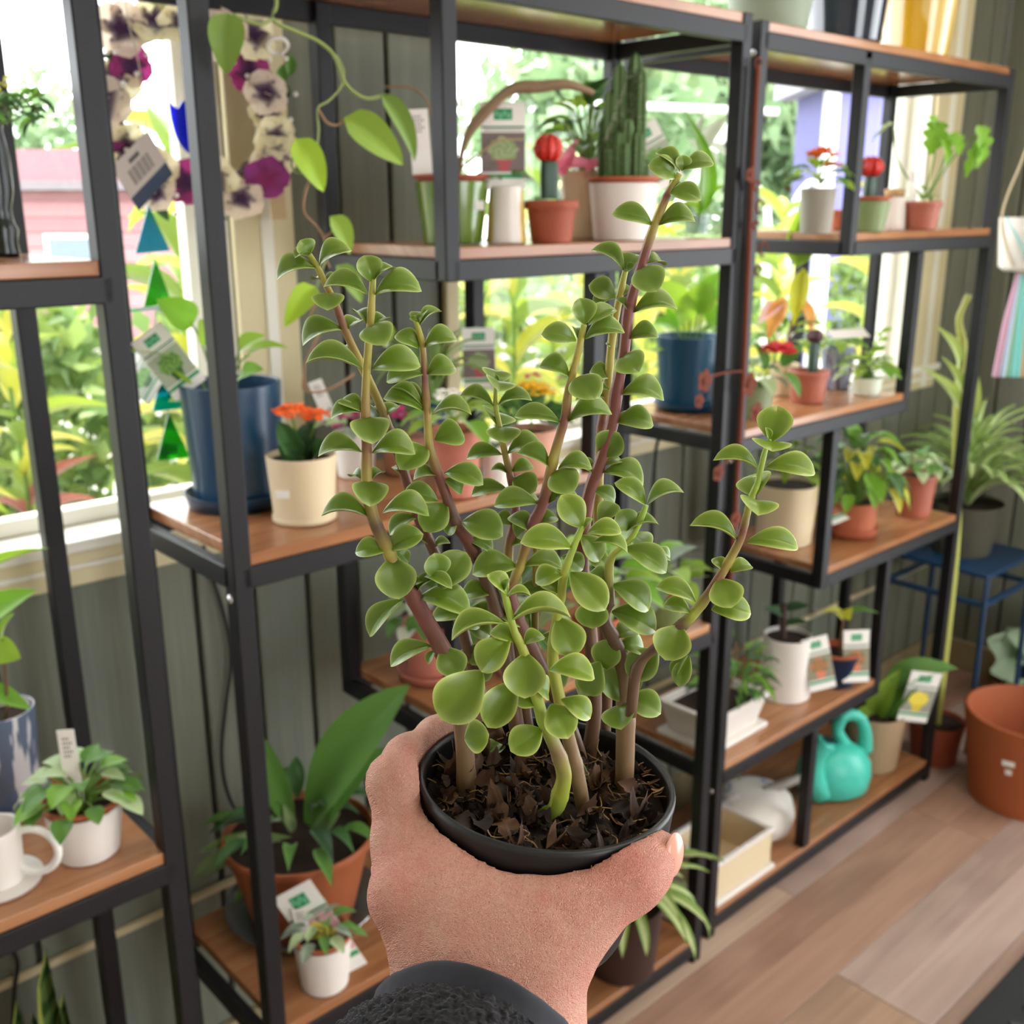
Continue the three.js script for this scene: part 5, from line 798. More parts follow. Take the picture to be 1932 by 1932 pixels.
// ---- right unit, fifth level (left)
{
  const g = onY(1345, 1372, S5), t = thing('bonsai_tray', 'white rectangular bonsai tray with ferny green plant on the right unit', 'planter', V(1.155, S5 + 0.0005, -0.135)); t.rotation.y = 0.02;
  const tray = (w, d, h, k) => { const sh = new THREE.BufferGeometry(), P = []; const q = (s, y) => [[-w / 2 * s, y, -d / 2 * s], [w / 2 * s, y, -d / 2 * s], [w / 2 * s, y, d / 2 * s], [-w / 2 * s, y, d / 2 * s]]; const R = [q(k, 0), q(1, h - 0.008), q(1.07, h - 0.008), q(1.07, h), q(0.96, h), q(k * 0.94, 0.008)], I = []; R.forEach((r) => r.forEach((p) => P.push(...p))); for (let i = 0; i < 5; i++) for (let j = 0; j < 4; j++) { const a = i * 4 + j, b = i * 4 + (j + 1) % 4; I.push(a, a + 4, b, b, a + 4, b + 4); } I.push(0, 1, 2, 0, 2, 3, 20, 22, 21, 20, 23, 22); sh.setAttribute('position', new THREE.Float32BufferAttribute(P, 3)); sh.setIndex(I); const f = sh.toNonIndexed(); f.computeVertexNormals(); return f; };
  part('tray', tray(0.19, 0.14, 0.07, 0.82).translate(0, 0.012, 0), M.whitePot, t); part('saucer', rbox(0.2, 0.012, 0.15, 0, 0.006, 0, 0.004), M.whitePot, t); part('soil', box(0.165, 0.004, 0.12, 0, 0.065, 0), M.soil, t);
  const fr = G.lance; for (let i = 0; i < 90; i++) { const a = rr(0, 6.28), r = Math.sqrt(rnd()) * 0.075, h = 0.07 + rr(0.0, 0.14) * (1 - r * 6), d = V(Math.cos(a), rr(-0.5, 0.5), Math.sin(a)); leaf(t, pick(fr), V(0.055 + Math.cos(a) * r, h, Math.sin(a) * r + 0.01), d, UP, rr(0.03, 0.055), rr(0.008, 0.016), pick([LF.mid, LF.deep, LF.bright])); }
  part('stem', tube([V(0.04, 0.06, 0), V(0.05, 0.12, 0.01), V(0.055, 0.19, 0.01)], [0.005, 0.003], 10, 7), stemBrown, t);
  const b = potted('white_orchid_pot', 'tall plain white pot with dark cane and glossy highlights beside the tag cards', 'plant', 1490, 1330, S5, 48, 44, 1215, M.whitePot, { soil: 0.01 });
  stalk(b, [[1482, 1215, 0], [1480, 1180, 0], [1478, 1140, 0]], 0.009, std(0x3d2a22, 0.5), 'cane'); for (const q of [[1480, 1160, 1440, 1140, 20, 60], [1480, 1150, 1520, 1135, 18, 60], [1482, 1180, 1520, 1165, 16, 50]]) pl(b, G.ovate[0], LF.dark, ...q, 0, 0.02);
  tag(b, 'cactus', 0.062, 0.125, b.K.at(1553, 1285, 0.045), 0.1, 0.2, -0.15);
  const c = potted('navy_bonsai_pot', 'navy pot with small bonsai cuttings and a tag card, end of lower shelf', 'plant', 1585, 1302, S5, 34, 42, 1248, std(0x12203c, 0.3), { liner: M.terracotta, soil: 0.006 });
  tag(c, 'cactus', 0.062, 0.125, c.K.at(1612, 1272, 0.045), 0.05, 0.02, -0.15); stalk(c, [[1590, 1240, 0], [1588, 1200, 0], [1592, 1160, 0]], 0.003, stemBrown); for (const q of [[1590, 1160, 1540, 1150, 12, 40], [1592, 1160, 1650, 1150, 14, 40], [1590, 1165, 1600, 1140, 22, 70], [1588, 1170, 1570, 1150, 16, 60]]) pl(c, G.lance[0], pick([LF.yel, LF.orange, LF.mid]), ...q, 0, 0.02);
}
// ---- right unit, bottom level
{
  const t = thing('watering_can', 'turquoise plastic watering can on the bottom shelf', 'watering can', V(1.66, S6 + 0.0005, -0.12)); t.rotation.y = -HEAD + 0.25; const m = std(0x45c2ad, 0.35);
  const prof = [[0, 0], [0.07, 0], [0.088, 0.012], [0.094, 0.045], [0.09, 0.08], [0.07, 0.112], [0.04, 0.13], [0, 0.134]];
  part('body', lathe(prof, 36).scale(1.05, 1, 0.8), m, t);
  part('handle', tube([V(0.03, 0.12, 0), V(0.0, 0.17, 0), V(0.015, 0.205, 0), V(0.055, 0.2, 0), V(0.078, 0.16, 0), V(0.084, 0.1, 0)], [0.015, 0.015, 0.015, 0.014, 0.016, 0.02], 30, 12), m, t);
  part('spout', tube([V(-0.05, 0.02, 0.03), V(-0.085, 0.07, 0.04), V(-0.085, 0.13, 0.045), V(-0.06, 0.172, 0.05)], [0.035, 0.032, 0.026, 0.026], 24, 16), m, t);
  part('spout_hole', new THREE.CylinderGeometry(0.016, 0.016, 0.004, 20), std(0x0d3a33, 0.8), t).position.set(-0.056, 0.176, 0.05);
  const w = thing('painted_watering_can', 'white painted watering can with blue flowers and grey spout, bottom shelf', 'watering can', V(1.37, S6 + 0.0005, -0.168)); w.rotation.y = -HEAD;
  const paint = std(0xffffff, 0.35, { map: canvasTex(256, 128, (g, a, b) => { g.fillStyle = '#dcd6ce'; g.fillRect(0, 0, a, b); for (let i = 0; i < 46; i++) { g.fillStyle = ['#7f9fc4', '#8aa3b8', '#8f9f63', '#f4f2f0'][i % 4]; g.beginPath(); g.ellipse(150 + Math.sin(i * 3.1) * 70, 62 + Math.cos(i * 1.7) * 34, 7, 4, i, 0, 7); g.fill(); } }) });
  part('body', lathe([[0, 0], [0.07, 0], [0.098, 0.014], [0.104, 0.045], [0.096, 0.08], [0.06, 0.098], [0.04, 0.1], [0, 0.1]], 36), paint, w);
  part('spout', tube([V(0.03, 0.09, 0), V(0.09, 0.11, -0.01), V(0.15, 0.125, -0.02)], [0.013, 0.009], 14, 10), std(0x9c9690, 0.4), w);
  const c = thing('cream_tray', 'empty cream rectangular planter tray nearest the metal post, bottom shelf', 'planter', V(1.165, S6 + 0.0005, -0.105));
  const P = (n, g) => part(n, g, M.cream, c); for (const [x, z, ww, d] of [[0, 0.066, 0.2, 0.006], [0, -0.066, 0.2, 0.006], [0.097, 0, 0.006, 0.138], [-0.097, 0, 0.006, 0.138]]) P('side', rbox(ww, 0.085, d, x, 0.0545, z, 0.002)); P('base', rbox(0.19, 0.006, 0.13, 0, 0.014, 0)); part('rim', mergeGeometries([rbox(0.21, 0.008, 0.012, 0, 0.097, 0.066), rbox(0.21, 0.008, 0.012, 0, 0.097, -0.066), rbox(0.012, 0.008, 0.13, 0.098, 0.097, 0), rbox(0.012, 0.008, 0.13, -0.098, 0.097, 0)]), M.whitePot, c); part('saucer', rbox(0.215, 0.011, 0.155, 0, 0.0055, 0, 0.003), M.whitePot, c);
  const k = potted('tagged_leaf_plant', 'dark-leaved plant with yellow-flower tag card in a kraft-coloured pot by the end post', 'plant', 1655, 1462, S6, 50, 58, 1365, std(0xa99070, 0.85), { soil: 0.012 });
  for (const q of [[1665, 1360, 1740, 1240, 50, 50], [1670, 1300, 1785, 1240, 50, 45], [1660, 1360, 1700, 1440, 40, 60], [1660, 1355, 1680, 1260, 44, 50], [1650, 1360, 1640, 1440, 40, 50], [1665, 1360, 1725, 1300, 40, 50], [1660, 1360, 1620, 1330, 40, 50]]) pl(k, pick(G.ovate), pick([LF.deep, LF.mid, LF.lime]), ...q, 0.0, 0.03);
  tag(k, 'yellow', 0.085, 0.145, k.K.at(1712, 1345, 0.05), 0.1, -0.17, 0.05);
}
// ---- middle unit, fourth level (right) behind the held plant
{
  const a = potted('veined_nerve_plant', 'pale veined nerve plant in terracotta pot with saucer, left of the lower stems', 'plant', 812, 1292, S4, 44, 54, 1195, M.terraPink, { rimH: 0.02, rimX: 0.003, saucer: [0.058, 0.016], soil: 0.006 });
  bush(a, a.K.h, { n: 30, spread: 0.065, height: 0.05, L: 0.045, W: 0.034, geos: G.ovate, mats: [LF.pale, LF.white, LF.mid, LF.gray], droop: 0.6 });
  const b = potted('olive_pot_plant', 'olive pot with lime seedling behind the right-hand leaves', 'plant', 1258, 1188, S4, 36, 44, 1132, std(0x72804c, 0.5), { liner: M.terracotta, soil: 0.004 });
  bush(b, b.K.h, { n: 16, spread: 0.05, height: 0.07, L: 0.06, W: 0.045, geos: G.heart, mats: [LF.lime, LF.bright, LF.gray], stalk: stemGreen });
  const c = potted('lime_houseplant', 'bright lime plant in terracotta pot glimpsed between the held stems', 'plant', 1130, 1252, S4, 40, 48, 1175, M.terracotta, { rimH: 0.016, rimX: 0.002 });
  bush(c, c.K.h, { n: 24, spread: 0.06, height: 0.13, L: 0.07, W: 0.05, geos: G.heart, mats: [LF.lime, LF.bright, LF.pale], stalk: stemGreen });
  const d = potted('rosy_pot_plant', 'variegated plant in rosy pot glimpsed through the centre of the held stems', 'plant', 975, 1280, S4, 40, 48, 1205, M.blush, {});
  bush(d, d.K.h, { n: 26, spread: 0.06, height: 0.08, L: 0.05, W: 0.034, geos: G.ovate, mats: [LF.pale, LF.mid, LF.deep] });
}
// ---- middle unit, fifth level (left)
{
  const t = potted('staghorn_fern', 'staghorn fern with long grey-green fronds in terracotta bowl, clear saucer and tag card', 'plant', 556, 1784, S5, 92, 138, 1650, std(0x96512f, 0.55), { soil: 0.012, rimH: 0.016, rimX: 0.002 });
  part('clear_saucer', lathe([[0, 0], [0.1, 0], [0.122, 0.03], [0.12, 0.03], [0.098, 0.003], [0, 0.003]]), std(0xb9c3c6, 0.1, { transmission: 0.85, thickness: 0 }), t);
  const frondM = [gm(0x8fa56c, 0.3), gm(0x7d9a52, 0.35), LF.mid];
  const st = blade({ half: (q) => 0.5 * Math.pow(Math.sin(Math.PI * clamp(q * 0.86 + 0.14, 0, 1)), 0.8) * (0.35 + 0.65 * q), n: 14, m: 5, arch: 0.1, fold: 0.25 });
  for (const q of [[580, 1560, 772, 1284, 150, 62], [600, 1570, 725, 1400, 90, 55], [545, 1560, 500, 1362, 70, 75], [520, 1590, 355, 1655, 60, 50], [560, 1590, 380, 1590, 40, 40], [550, 1600, 440, 1680, 34, 60], [590, 1590, 640, 1520, 40, 60], [570, 1600, 600, 1640, 50, 70], [530, 1590, 450, 1560, 34, 50], [545, 1570, 540, 1500, 30, 60]]) pl(t, st, pick(frondM), ...q, 0.0, rr(0, 0.04), 'frond');
  bush(t, t.K.h, { n: 26, spread: 0.085, height: 0.05, L: 0.07, W: 0.026, geos: G.lance, mats: [LF.deep, LF.dark, LF.mid], droop: 0.3 });
  tag(t, 'pink', 0.062, 0.16, t.K.at(668, 1712, 0.15), 0.05, 0.5, -0.05);
  const s = potted('small_fittonia', 'small pale nerve plant in white pot with terracotta liner, front of lower shelf', 'plant', 606, 1884, S5, 44, 54, 1806, M.whitePot, { liner: M.terracotta, soil: 0.006 });
  bush(s, s.K.h, { n: 22, spread: 0.032, height: 0.04, L: 0.034, W: 0.018, geos: G.ovate, mats: [LF.pale, LF.mid, LF.gray], up: 0.9 }); stake(s, 0.02, 0.05, s.K.at(572, 1770, 0), 0.2, 0.1); stake(s, 0.016, 0.035, s.K.at(598, 1755, -0.01), 0, -0.2);
  const p = potted('spider_plant', 'small spider plant in dark brown pot behind the thumb, bottom shelf', 'plant', 1178, 1862, S6, 62, 76, 1745, std(0x3a231b, 0.6), { soil: 0.012 });
  straps(p, p.K.h, { n: 44, L: 0.22, W: 0.026, tilt: -0.12 });
}

// ---------------------------------------------------------------- hanging things
{ // wreath of pansies in front of the left window
  const c = onZ(366, 205, -0.35), s = mpp(c), t = thing('pansy_wreath', 'twig wreath of purple and cream pansies hanging in the left window', 'wreath', c), R = 150 * s; t.rotation.y = -0.35;
  const vine = std(0x5b4a44, 0.9);
  for (let k = 0; k < 9; k++) { const pts = []; for (let i = 0; i <= 30; i++) { const a = i / 30 * 6.283, q = R + 0.012 * Math.sin(a * 5 + k * 1.3) + rr(-0.003, 0.003); pts.push(V(Math.cos(a) * q, Math.sin(a) * q, 0.012 * Math.cos(a * 4 + k * 2))); } part('twig', tube(pts, 0.0022, 60, 5), vine, t); }
  const petal = (inner, outer) => { const gs = []; for (let k = 0; k < 5; k++) { const b = blade({ half: HALF.round, n: 6, m: 6, arch: 0.1, wave: 0.18, col: outer, edge: outer }), p = b.attributes.position, cl = b.attributes.color; for (let i = 0; i < p.count; i++) { const d = p.getX(i), m = d < 0.3 ? 1 : d < 0.5 ? (0.5 - d) / 0.2 : 0; for (let q = 0; q < 3; q++) cl.array[i * 3 + q] = lerp(cl.array[i * 3 + q], inner[q], m); } b.rotateX(0); b.scale(1, 1, 1.05); b.rotateY(k * 1.2566 + 0.3).translate(0, k * 0.02, 0); gs.push(b); } return mergeGeometries(gs); };
  const geos = [petal([0.05, 0.01, 0.06], [0.86, 0.78, 0.5]), petal([0.06, 0.01, 0.07], [0.36, 0.03, 0.17]), petal([0.05, 0.01, 0.06], [0.84, 0.7, 0.56]), petal([0.3, 0.02, 0.14], [0.28, 0.03, 0.2])];
  const pm = new THREE.MeshPhysicalMaterial({ color: 0xffffff, vertexColors: true, roughness: 0.9, transmission: 0.3, thickness: 0, side: THREE.DoubleSide }), bud = std(0xeeeae2, 0.5);
  for (let i = 0; i < 22; i++) { const a = i / 22 * 6.283 + rr(-0.08, 0.08), q = R + rr(-0.02, 0.024), r = rr(0.028, 0.04), o = part('pansy', geos[[0, 2, 1, 0, 2, 3, 0][i % 7]], pm, t); o.position.set(Math.cos(a) * q, Math.sin(a) * q, rr(0.012, 0.03)); o.rotation.set(Math.PI / 2 + rr(-0.5, 0.5), rr(0, 6), rr(-0.5, 0.5)); o.scale.setScalar(r); }
  for (let i = 0; i < 70; i++) { const a = rr(0, 6.283), q = R + rr(-0.03, 0.035), o = part('bud', budGeo(), bud, t); o.position.set(Math.cos(a) * q, Math.sin(a) * q, rr(0, 0.03)); }
  function budGeo() { return budGeo.g ??= new THREE.SphereGeometry(0.0035, 8, 6); }
  for (let i = 0; i < 26; i++) { const a = rr(0, 6.283), q = R + rr(-0.02, 0.03); leaf(t, pick(G.ovate), V(Math.cos(a) * q, Math.sin(a) * q, 0.005), V(Math.cos(a + 1), Math.sin(a + 1), rr(-0.3, 0.6)), V(0, 0, 1), 0.035, 0.016, pick([LF.dark, LF.mid, LF.pale])); }
  part('ring', new THREE.TorusGeometry(0.014, 0.0028, 8, 24).rotateX(0.9), bud, t).position.set((508 - 366) * s * 1.1, (205 - 93) * s, 0.03);
  const tg = solo('swing_tag', 'grey and navy barcode swing tag tied to the wreath', 'tag', rbox(0.082, 0.066, 0.001, 0, 0, 0, 0.0004), std(0xffffff, 0.6, { map: canvasTex(128, 104, (g, w, h) => { g.fillStyle = '#b3a79e'; g.fillRect(0, 0, w, h); g.fillStyle = '#22324a'; g.fillRect(0, 74, w, 30); g.fillStyle = '#4a4440'; g.fillRect(44, 14, 34, 9); for (let i = 0; i < 13; i++) g.fillRect(28 + i * 5.4, 30, i % 3 ? 2 : 3.4, 32); }) }), onZ(270, 322, -0.3)); tg.rotation.set(0, 0.35, 0.62);
  const kt = solo('kraft_tag', 'blank kraft paper tag hanging beside the wreath', 'tag', rbox(0.034, 0.058, 0.001, 0, 0, 0, 0.0004), std(0xc9ad86, 0.8), onZ(524, 376, -0.34)); kt.rotation.set(0, 0.35, 0.03);
}
{ // coloured glass hanging in the window
  const glass = (c) => new THREE.MeshPhysicalMaterial({ color: c, roughness: 0.12, transmission: 0.92, thickness: 0, ior: 1.45, side: THREE.DoubleSide });
  const cy = glass(0x12b5c4), gr = glass(0x55c21a), cl = glass(0xbfe6dd), Z = -0.33, o0 = onZ(300, 380, Z), t = thing('sun_catcher', 'string of turquoise and green glass triangles hanging in the left window', 'sun catcher', o0);
  const P = (x, y) => onZ(x, y, Z).sub(o0);
  for (const [x0, x1, xt, y0, y1, m] of [[255, 318, 279, 478, 388, cy], [271, 322, 291, 578, 488, gr], [288, 345, 309, 775, 683, cy], [296, 356, 317, 868, 778, gr]]) {
    const sh = [P(x0, y0), P(x1, y0 - 6), P(xt, y1)], g = new THREE.ExtrudeGeometry(new THREE.Shape(sh.map((p) => new THREE.Vector2(p.x, p.y))), { depth: 0.003, bevelEnabled: true, bevelSize: 0.0008, bevelThickness: 0.0006, bevelSegments: 1 }); part('glass_triangle', g, m, t);
  }
  part('glass_bar', tube([P(283, 682), P(337, 668)], 0.0035, 4, 8), cl, t); part('glass_bar', tube([P(240, 586), P(306, 580)], 0.0028, 4, 8), cl, t);
  part('cord', tube([P(278, 388), P(280, 300), P(262, 120), P(240, 30), P(236, -60)], 0.0007, 20, 5), std(0xb9aa92, 0.8), t);
  for (const [a, b, c, d] of [[280, 478, 291, 490], [296, 580, 285, 682], [300, 580, 336, 668], [300, 672, 309, 684], [316, 772, 317, 780]]) part('cord', tube([P(a, b), P(c, d)], 0.0009, 3, 5), std(0x2f9a86, 0.5), t);
  const q = onZ(345, 240, -0.37), k = mpp(q), sh = new THREE.Shape(); sh.moveTo(-24 * k, 44 * k); sh.quadraticCurveTo(-14 * k, 30 * k, -8 * k, 32 * k); sh.lineTo(4 * k, 48 * k); sh.lineTo(14 * k, 32 * k); sh.lineTo(26 * k, 44 * k); sh.quadraticCurveTo(32 * k, -20 * k, 8 * k, -46 * k); sh.quadraticCurveTo(-22 * k, -30 * k, -24 * k, 44 * k);
  const tu = thing('glass_tulip', 'cobalt blue glass tulip hanging inside the wreath', 'sun catcher', q); part('glass', new THREE.ExtrudeGeometry(sh, { depth: 0.003, bevelEnabled: true, bevelSize: 0.0006, bevelThickness: 0.0006, bevelSegments: 1 }), glass(0x1140e0), tu); part('cord', tube([V(0.003, 40 * k, 0.002), V(0.002, 0.14, 0.002), V(0, 0.36, 0.002)], 0.0007, 4, 5), std(0xc9c0b0, 0.8), tu);
}
{ // trailing heart-leaf vine from the top of the middle unit
  const Z = 0.035, o0 = onZ(520, -20, Z), t = thing('heartleaf_vine', 'trailing heart-leaf vine hanging from the top of the middle shelf unit', 'plant', o0), P = (x, y, d = 0) => onZ(x, y, Z + d).sub(o0), vm = std(0x7d8b4a, 0.6), vb = std(0x8a6a4e, 0.8);
  for (const [pts, r, m] of [[[[520, -20], [521, 10], [515, 36], [560, 60], [600, 78], [628, 102], [640, 130], [648, 152], [665, 172], [692, 186], [716, 182]], 0.0022, vm], [[[515, 36], [492, 46], [468, 40], [440, 27]], 0.0018, vm],
    [[[634, 105], [648, 132], [645, 160], [620, 190], [600, 204], [601, 245], [597, 282], [590, 308], [578, 326], [560, 326], [550, 312], [556, 290], [568, 268]], 0.0014, vm], [[[600, 206], [618, 232], [636, 236], [650, 228]], 0.0016, vb], [[[590, 330], [577, 360], [574, 400], [598, 428], [612, 452], [616, 490], [622, 505]], 0.0015, vb], [[[610, 450], [625, 438], [632, 424]], 0.0014, vb], [[[618, 480], [604, 520], [598, 545]], 0.0014, vm],
    [[[604, 560], [588, 590], [592, 612], [602, 620], [588, 660], [575, 690], [580, 735], [600, 740], [640, 725], [668, 705]], 0.0016, vb], [[[575, 690], [572, 735], [580, 742]], 0.0012, vb]]) part('stem', tube(pts.map((q) => P(...q)), r, pts.length * 6, 6), m, t);
  const vl = [gm(0x7a9a3c, 0.45), gm(0x8fae3a, 0.5), gm(0xa3c62e, 0.55)];
  for (const [bx, by, tx, ty, w, phi, dz, k] of [[430, 24, 426, 140, 66, 84, 0, 0], [648, 222, 770, 309, 72, 72, 0.02, 1], [718, 176, 794, 306, 46, 62, 0, 0], [556, 262, 616, 362, 62, 72, 0.01, 2], [622, 408, 668, 480, 50, 60, 0, 1], [634, 500, 690, 572, 46, 66, 0, 0], [594, 540, 536, 612, 52, 76, 0, 2], [700, 600, 740, 660, 34, 60, -0.05, 1]]) {
    const B = P(bx, by), T = P(tx, ty, dz), m = T.clone().sub(B), L = m.length(); m.normalize(); const v = EYE.clone().sub(o0).sub(B).normalize(), nc = v.addScaledVector(m, -v.dot(m)).normalize(), sd = m.clone().cross(nc).normalize(); if (sd.y < 0) sd.negate();
    const a = phi * Math.PI / 180; leaf(t, G.heart[k % 2], B, m, nc.multiplyScalar(Math.sin(a)).addScaledVector(sd, Math.cos(a)), L, w * mpp(o0), vl[k]);
  }
}
{ // rusty metal flower chain on the post between the units
  const Z = 0.012, o0 = onZ(1428, 125, Z), t = thing('rusty_flower_chain', 'rusty metal flower ornament hanging down the double post', 'ornament', o0), P = (x, y) => onZ(x, y, Z).sub(o0), s = mpp(o0);
  part('rod', tube([[1430, 122], [1424, 220], [1416, 380], [1410, 520], [1402, 700], [1392, 880], [1384, 1010], [1374, 1150]].map((q) => P(...q)), 0.0045, 40, 7), M.rust, t);
  part('hook', new THREE.TorusGeometry(0.009, 0.0016, 6, 16, 4.6).translate(0.004, 0.004, 0), M.rust, t);
  const disc = new THREE.CylinderGeometry(1, 1, 0.12, 16).rotateX(Math.PI / 2); const fl = (x, y, r, n = 5) => { const c = P(x, y); for (let k = 0; k < n; k++) { const o = part('petal', disc, M.rust, t); o.position.set(c.x + Math.cos(k / n * 6.283) * r * s * 0.95, c.y + Math.sin(k / n * 6.283) * r * s * 0.95, c.z + 0.004); o.scale.setScalar(r * s * 0.72); } const o = part('flower_centre', disc, M.rust, t); o.position.copy(c).add(V(0, 0, 0.007)); o.scale.setScalar(r * s * 0.5); };
  fl(1326, 718, 14); fl(1316, 756, 9); fl(1410, 725, 16); fl(1424, 778, 14); fl(1385, 980, 12); fl(1352, 892, 11); fl(1412, 330, 9);
  for (const [x, y, r] of [[1428, 350, 9], [1434, 390, 12], [1426, 425, 8], [1440, 470, 13], [1430, 510, 10]]) part('scroll', new THREE.TorusGeometry(r * s, 0.0022, 6, 20, 5), M.rust, t).position.copy(P(x, y));
  part('arm', tube([P(1402, 700), P(1360, 705), P(1326, 718)], 0.0022, 8, 5), M.rust, t); part('arm', tube([P(1394, 860), P(1370, 872), P(1352, 892)], 0.0022, 8, 5), M.rust, t);
}
{ // macrame hanger with white planter, far right
  const c = at(1925, 512, 2.75), s = mpp(c), t = thing('hanging_planter', 'white hanging planter with pastel macrame tassel, right edge', 'planter', c); t.rotation.y = -HEAD;
  part('planter', lathe([[0, 0], [30 * s, 0.001], [40 * s, 0.012], [48 * s, 98 * s], [45 * s, 98 * s], [38 * s, 0.02], [0, 0.015]]), M.whitePot, t);
  const rope = std(0xc9b796, 0.8); for (const k of [-1, 1]) part('cord', tube([V(0, -0.005, 0.02), V(k * 30 * s, 0.02, 0.04), V(k * 49 * s, 95 * s, 0.005), V(k * 12 * s, 250 * s, 0), V(0, 0.95, 0)], 0.0028, 24, 6), rope, t);
  part('cord', tube([V(0, 0, 0.045), V(-20 * s, 40 * s, 0.062), V(-46 * s, 100 * s, 0.02)], 0.0025, 10, 6), std(0x7cc0bd, 0.8), t);
  for (const [x, w, col] of [[-26, 8, 0xc79ab0], [-14, 9, 0xb9cfe6], [-5, 8, 0x86b48c], [4, 9, 0x7fd0cb], [14, 9, 0x7fd0cb], [24, 8, 0xc9a27f]]) part('tassel_strand', tube([V(x * 0.25 * s, -0.002, 0.01), V(x * 0.7 * s, -90 * s, 0.012), V(x * s, -198 * s, 0.012)], [w * 0.4 * s, w * 0.75 * s, w * s * 0.8], 12, 8), std(col, 0.85), t);
}
// ---------------------------------------------------------------- the corner and the floor
{
  const p = V(2.36, 0, -0.17), blue = std(0x17395c, 0.4), t = thing('plant_stand', 'blue metal plant stand in the far corner', 'plant stand', p), hh = heightTo(p, 1040), w = 0.15;
  for (const [x, z] of [[-w, -w], [w, -w], [w, w], [-w, w]]) part('leg', tube([V(x, 0, z), V(x * 0.95, hh, z * 0.95)], 0.008, 3, 8), blue, t);
  for (const y of [hh - 0.006, hh - 0.09]) for (const [x, z, a, b] of [[0, w, 2 * w, 0.014], [0, -w, 2 * w, 0.014], [w, 0, 0.014, 2 * w], [-w, 0, 0.014, 2 * w]]) part('rail', rbox(a * 0.96, 0.014, b * 0.96, x * 0.95, y, z * 0.95), blue, t);
  part('shelf_plate', rbox(2 * w * 0.93, 0.006, 2 * w * 0.93, 0, hh - 0.003, 0), blue, t);
  const k = thing('large_spider_plant', 'large variegated spider plant on the blue stand in the corner', 'plant', V(p.x, hh + 0.001, p.z)); k.rotation.y = -HEAD; pot(k, 0.075, 0.1, 0.15, std(0x4c4a3c, 0.7), { soil: 0.015 });
  straps(k, 0.14, { n: 60, L: 0.32, W: 0.028, tilt: 0.15 }); straps(k, 0.15, { n: 44, L: 0.33, W: 0.024, tilt: 0.6 });
  const cb0 = at(1812, 1000, 2.78); cb0.y = 0;
  const c = thing('cut_cane_plant', 'pale green cane shoot with strap leaves rising beside the end post', 'plant', cb0), q = (x, y, d = 2.72) => at(x, y, d - (1000 - y) / FOC * 2.72 * 0.28).sub(cb0);
  pot(c, 0.06, 0.075, 0.12, M.terraDark, {}); part('cane', tube([V(0, 0.1, 0), q(1804, 1000), q(1806, 820), q(1812, 720), q(1816, 650), q(1810, 600), q(1828, 556)], [0.012, 0.012, 0.013, 0.013, 0.011, 0.008, 0.008], 40, 9), std(0xb9bd63, 0.5), c);
  for (const [a, b, d] of [[1808, 700, 1765], [1812, 760, 1778], [1810, 800, 1850], [1808, 780, 1740]]) { const B = q(a, b), T = q(d, b - 90); leaf(c, G.lance[0], B, T.clone().sub(B), V(-0.3, 0.4, 0.8), T.distanceTo(B), 0.028, gm(0xb6c86a, 0.4)); }
  const b = potted('big_terracotta_pot', 'big empty terracotta pot standing on the floor at the right edge', 'pot', 1968, 1552, 0, 92, 118, 1400, std(0xa4552e, 0.6), { soil: null, wall: 0.016, inner: 0.92 });
  for (const [x, y, w] of [[-0.104, 0.16, 0.03], [-0.1, 0.135, 0.016]]) { const o = part('price_sticker', rbox(w, 0.014, 0.001, 0, 0, 0, 0.0004), M.cardWhite, b), r = lerp(b.K.rb, b.K.rt, y / b.K.h) + 0.001, a = Math.acos(clamp(x / r, -1, 1)); o.position.set(x, y, Math.sin(a) * r); o.rotation.set(0, Math.PI / 2 - a, 0.1, 'YXZ'); }
  const n = potted('calathea', 'big pale crinkled leaf of a potted plant behind the terracotta pot', 'plant', 1950, 1330, 0, 40, 48, 1262, std(0x0d1838, 0.3), {});
  const cr = blade({ half: HALF.ovate, n: 16, m: 8, arch: 0.05, fold: 0.12, wave: 0.35 }); for (const q of [[1945, 1260, 1852, 1195, 110, 75], [1950, 1255, 1912, 1125, 100, 70], [1955, 1260, 2000, 1150, 100, 60], [1950, 1260, 1880, 1255, 80, 50]]) pl(n, cr, gm(0xb4cdb0, 0.25), ...q, 0, 0.05);
  const mat = thing('door_mat', 'black ribbed floor mat in the lower right corner', 'mat', V(1.35, 0.0005, 0.78)); part('base', rbox(1.5, 0.008, 0.66, 0, 0.004, 0, 0.003), std(0x1d1f20, 0.85), mat);
  for (let i = 0; i < 22; i++) for (const d of [0, 1]) part('rib', ribGeo(), std0(), mat).position.set(-0.7 + i * 0.066, 0.0095, d ? -0.15 : 0.16); function ribGeo() { return ribGeo.g ??= rbox(0.02, 0.004, 0.26, 0, 0, 0, 0.0015).rotateY(0.5); } function std0() { return std0.m ??= std(0x34383a, 0.7); }
  const cb = (pts, z) => { const o0 = onZ(pts[0][0], pts[0][1], z); return [tube(pts.map((q) => onZ(q[0], q[1], z).sub(o0)), 0.0032, 40, 6), o0]; };
  let [g, o] = cb([[384, 1030], [397, 1080], [420, 1150], [436, 1240], [426, 1330], [418, 1420], [424, 1475], [440, 1520], [470, 1560]], -0.385); solo('power_cable', 'black cable hanging down the grey wall below the left window', 'cable', g, M.cord, o);
  [g, o] = cb([[20, 1785], [33, 1815], [28, 1860], [24, 1930], [26, 1990]], -0.385); solo('power_cable', 'black cable end low on the wall at the bottom left', 'cable', g, M.cord, o);
  [g, o] = cb([[1252, 800], [1240, 840], [1232, 900], [1228, 1000], [1235, 1090]], -0.385); solo('power_cable', 'black cable dropping from the right window sill between the shelf units', 'cable', g, M.cord, o);
}
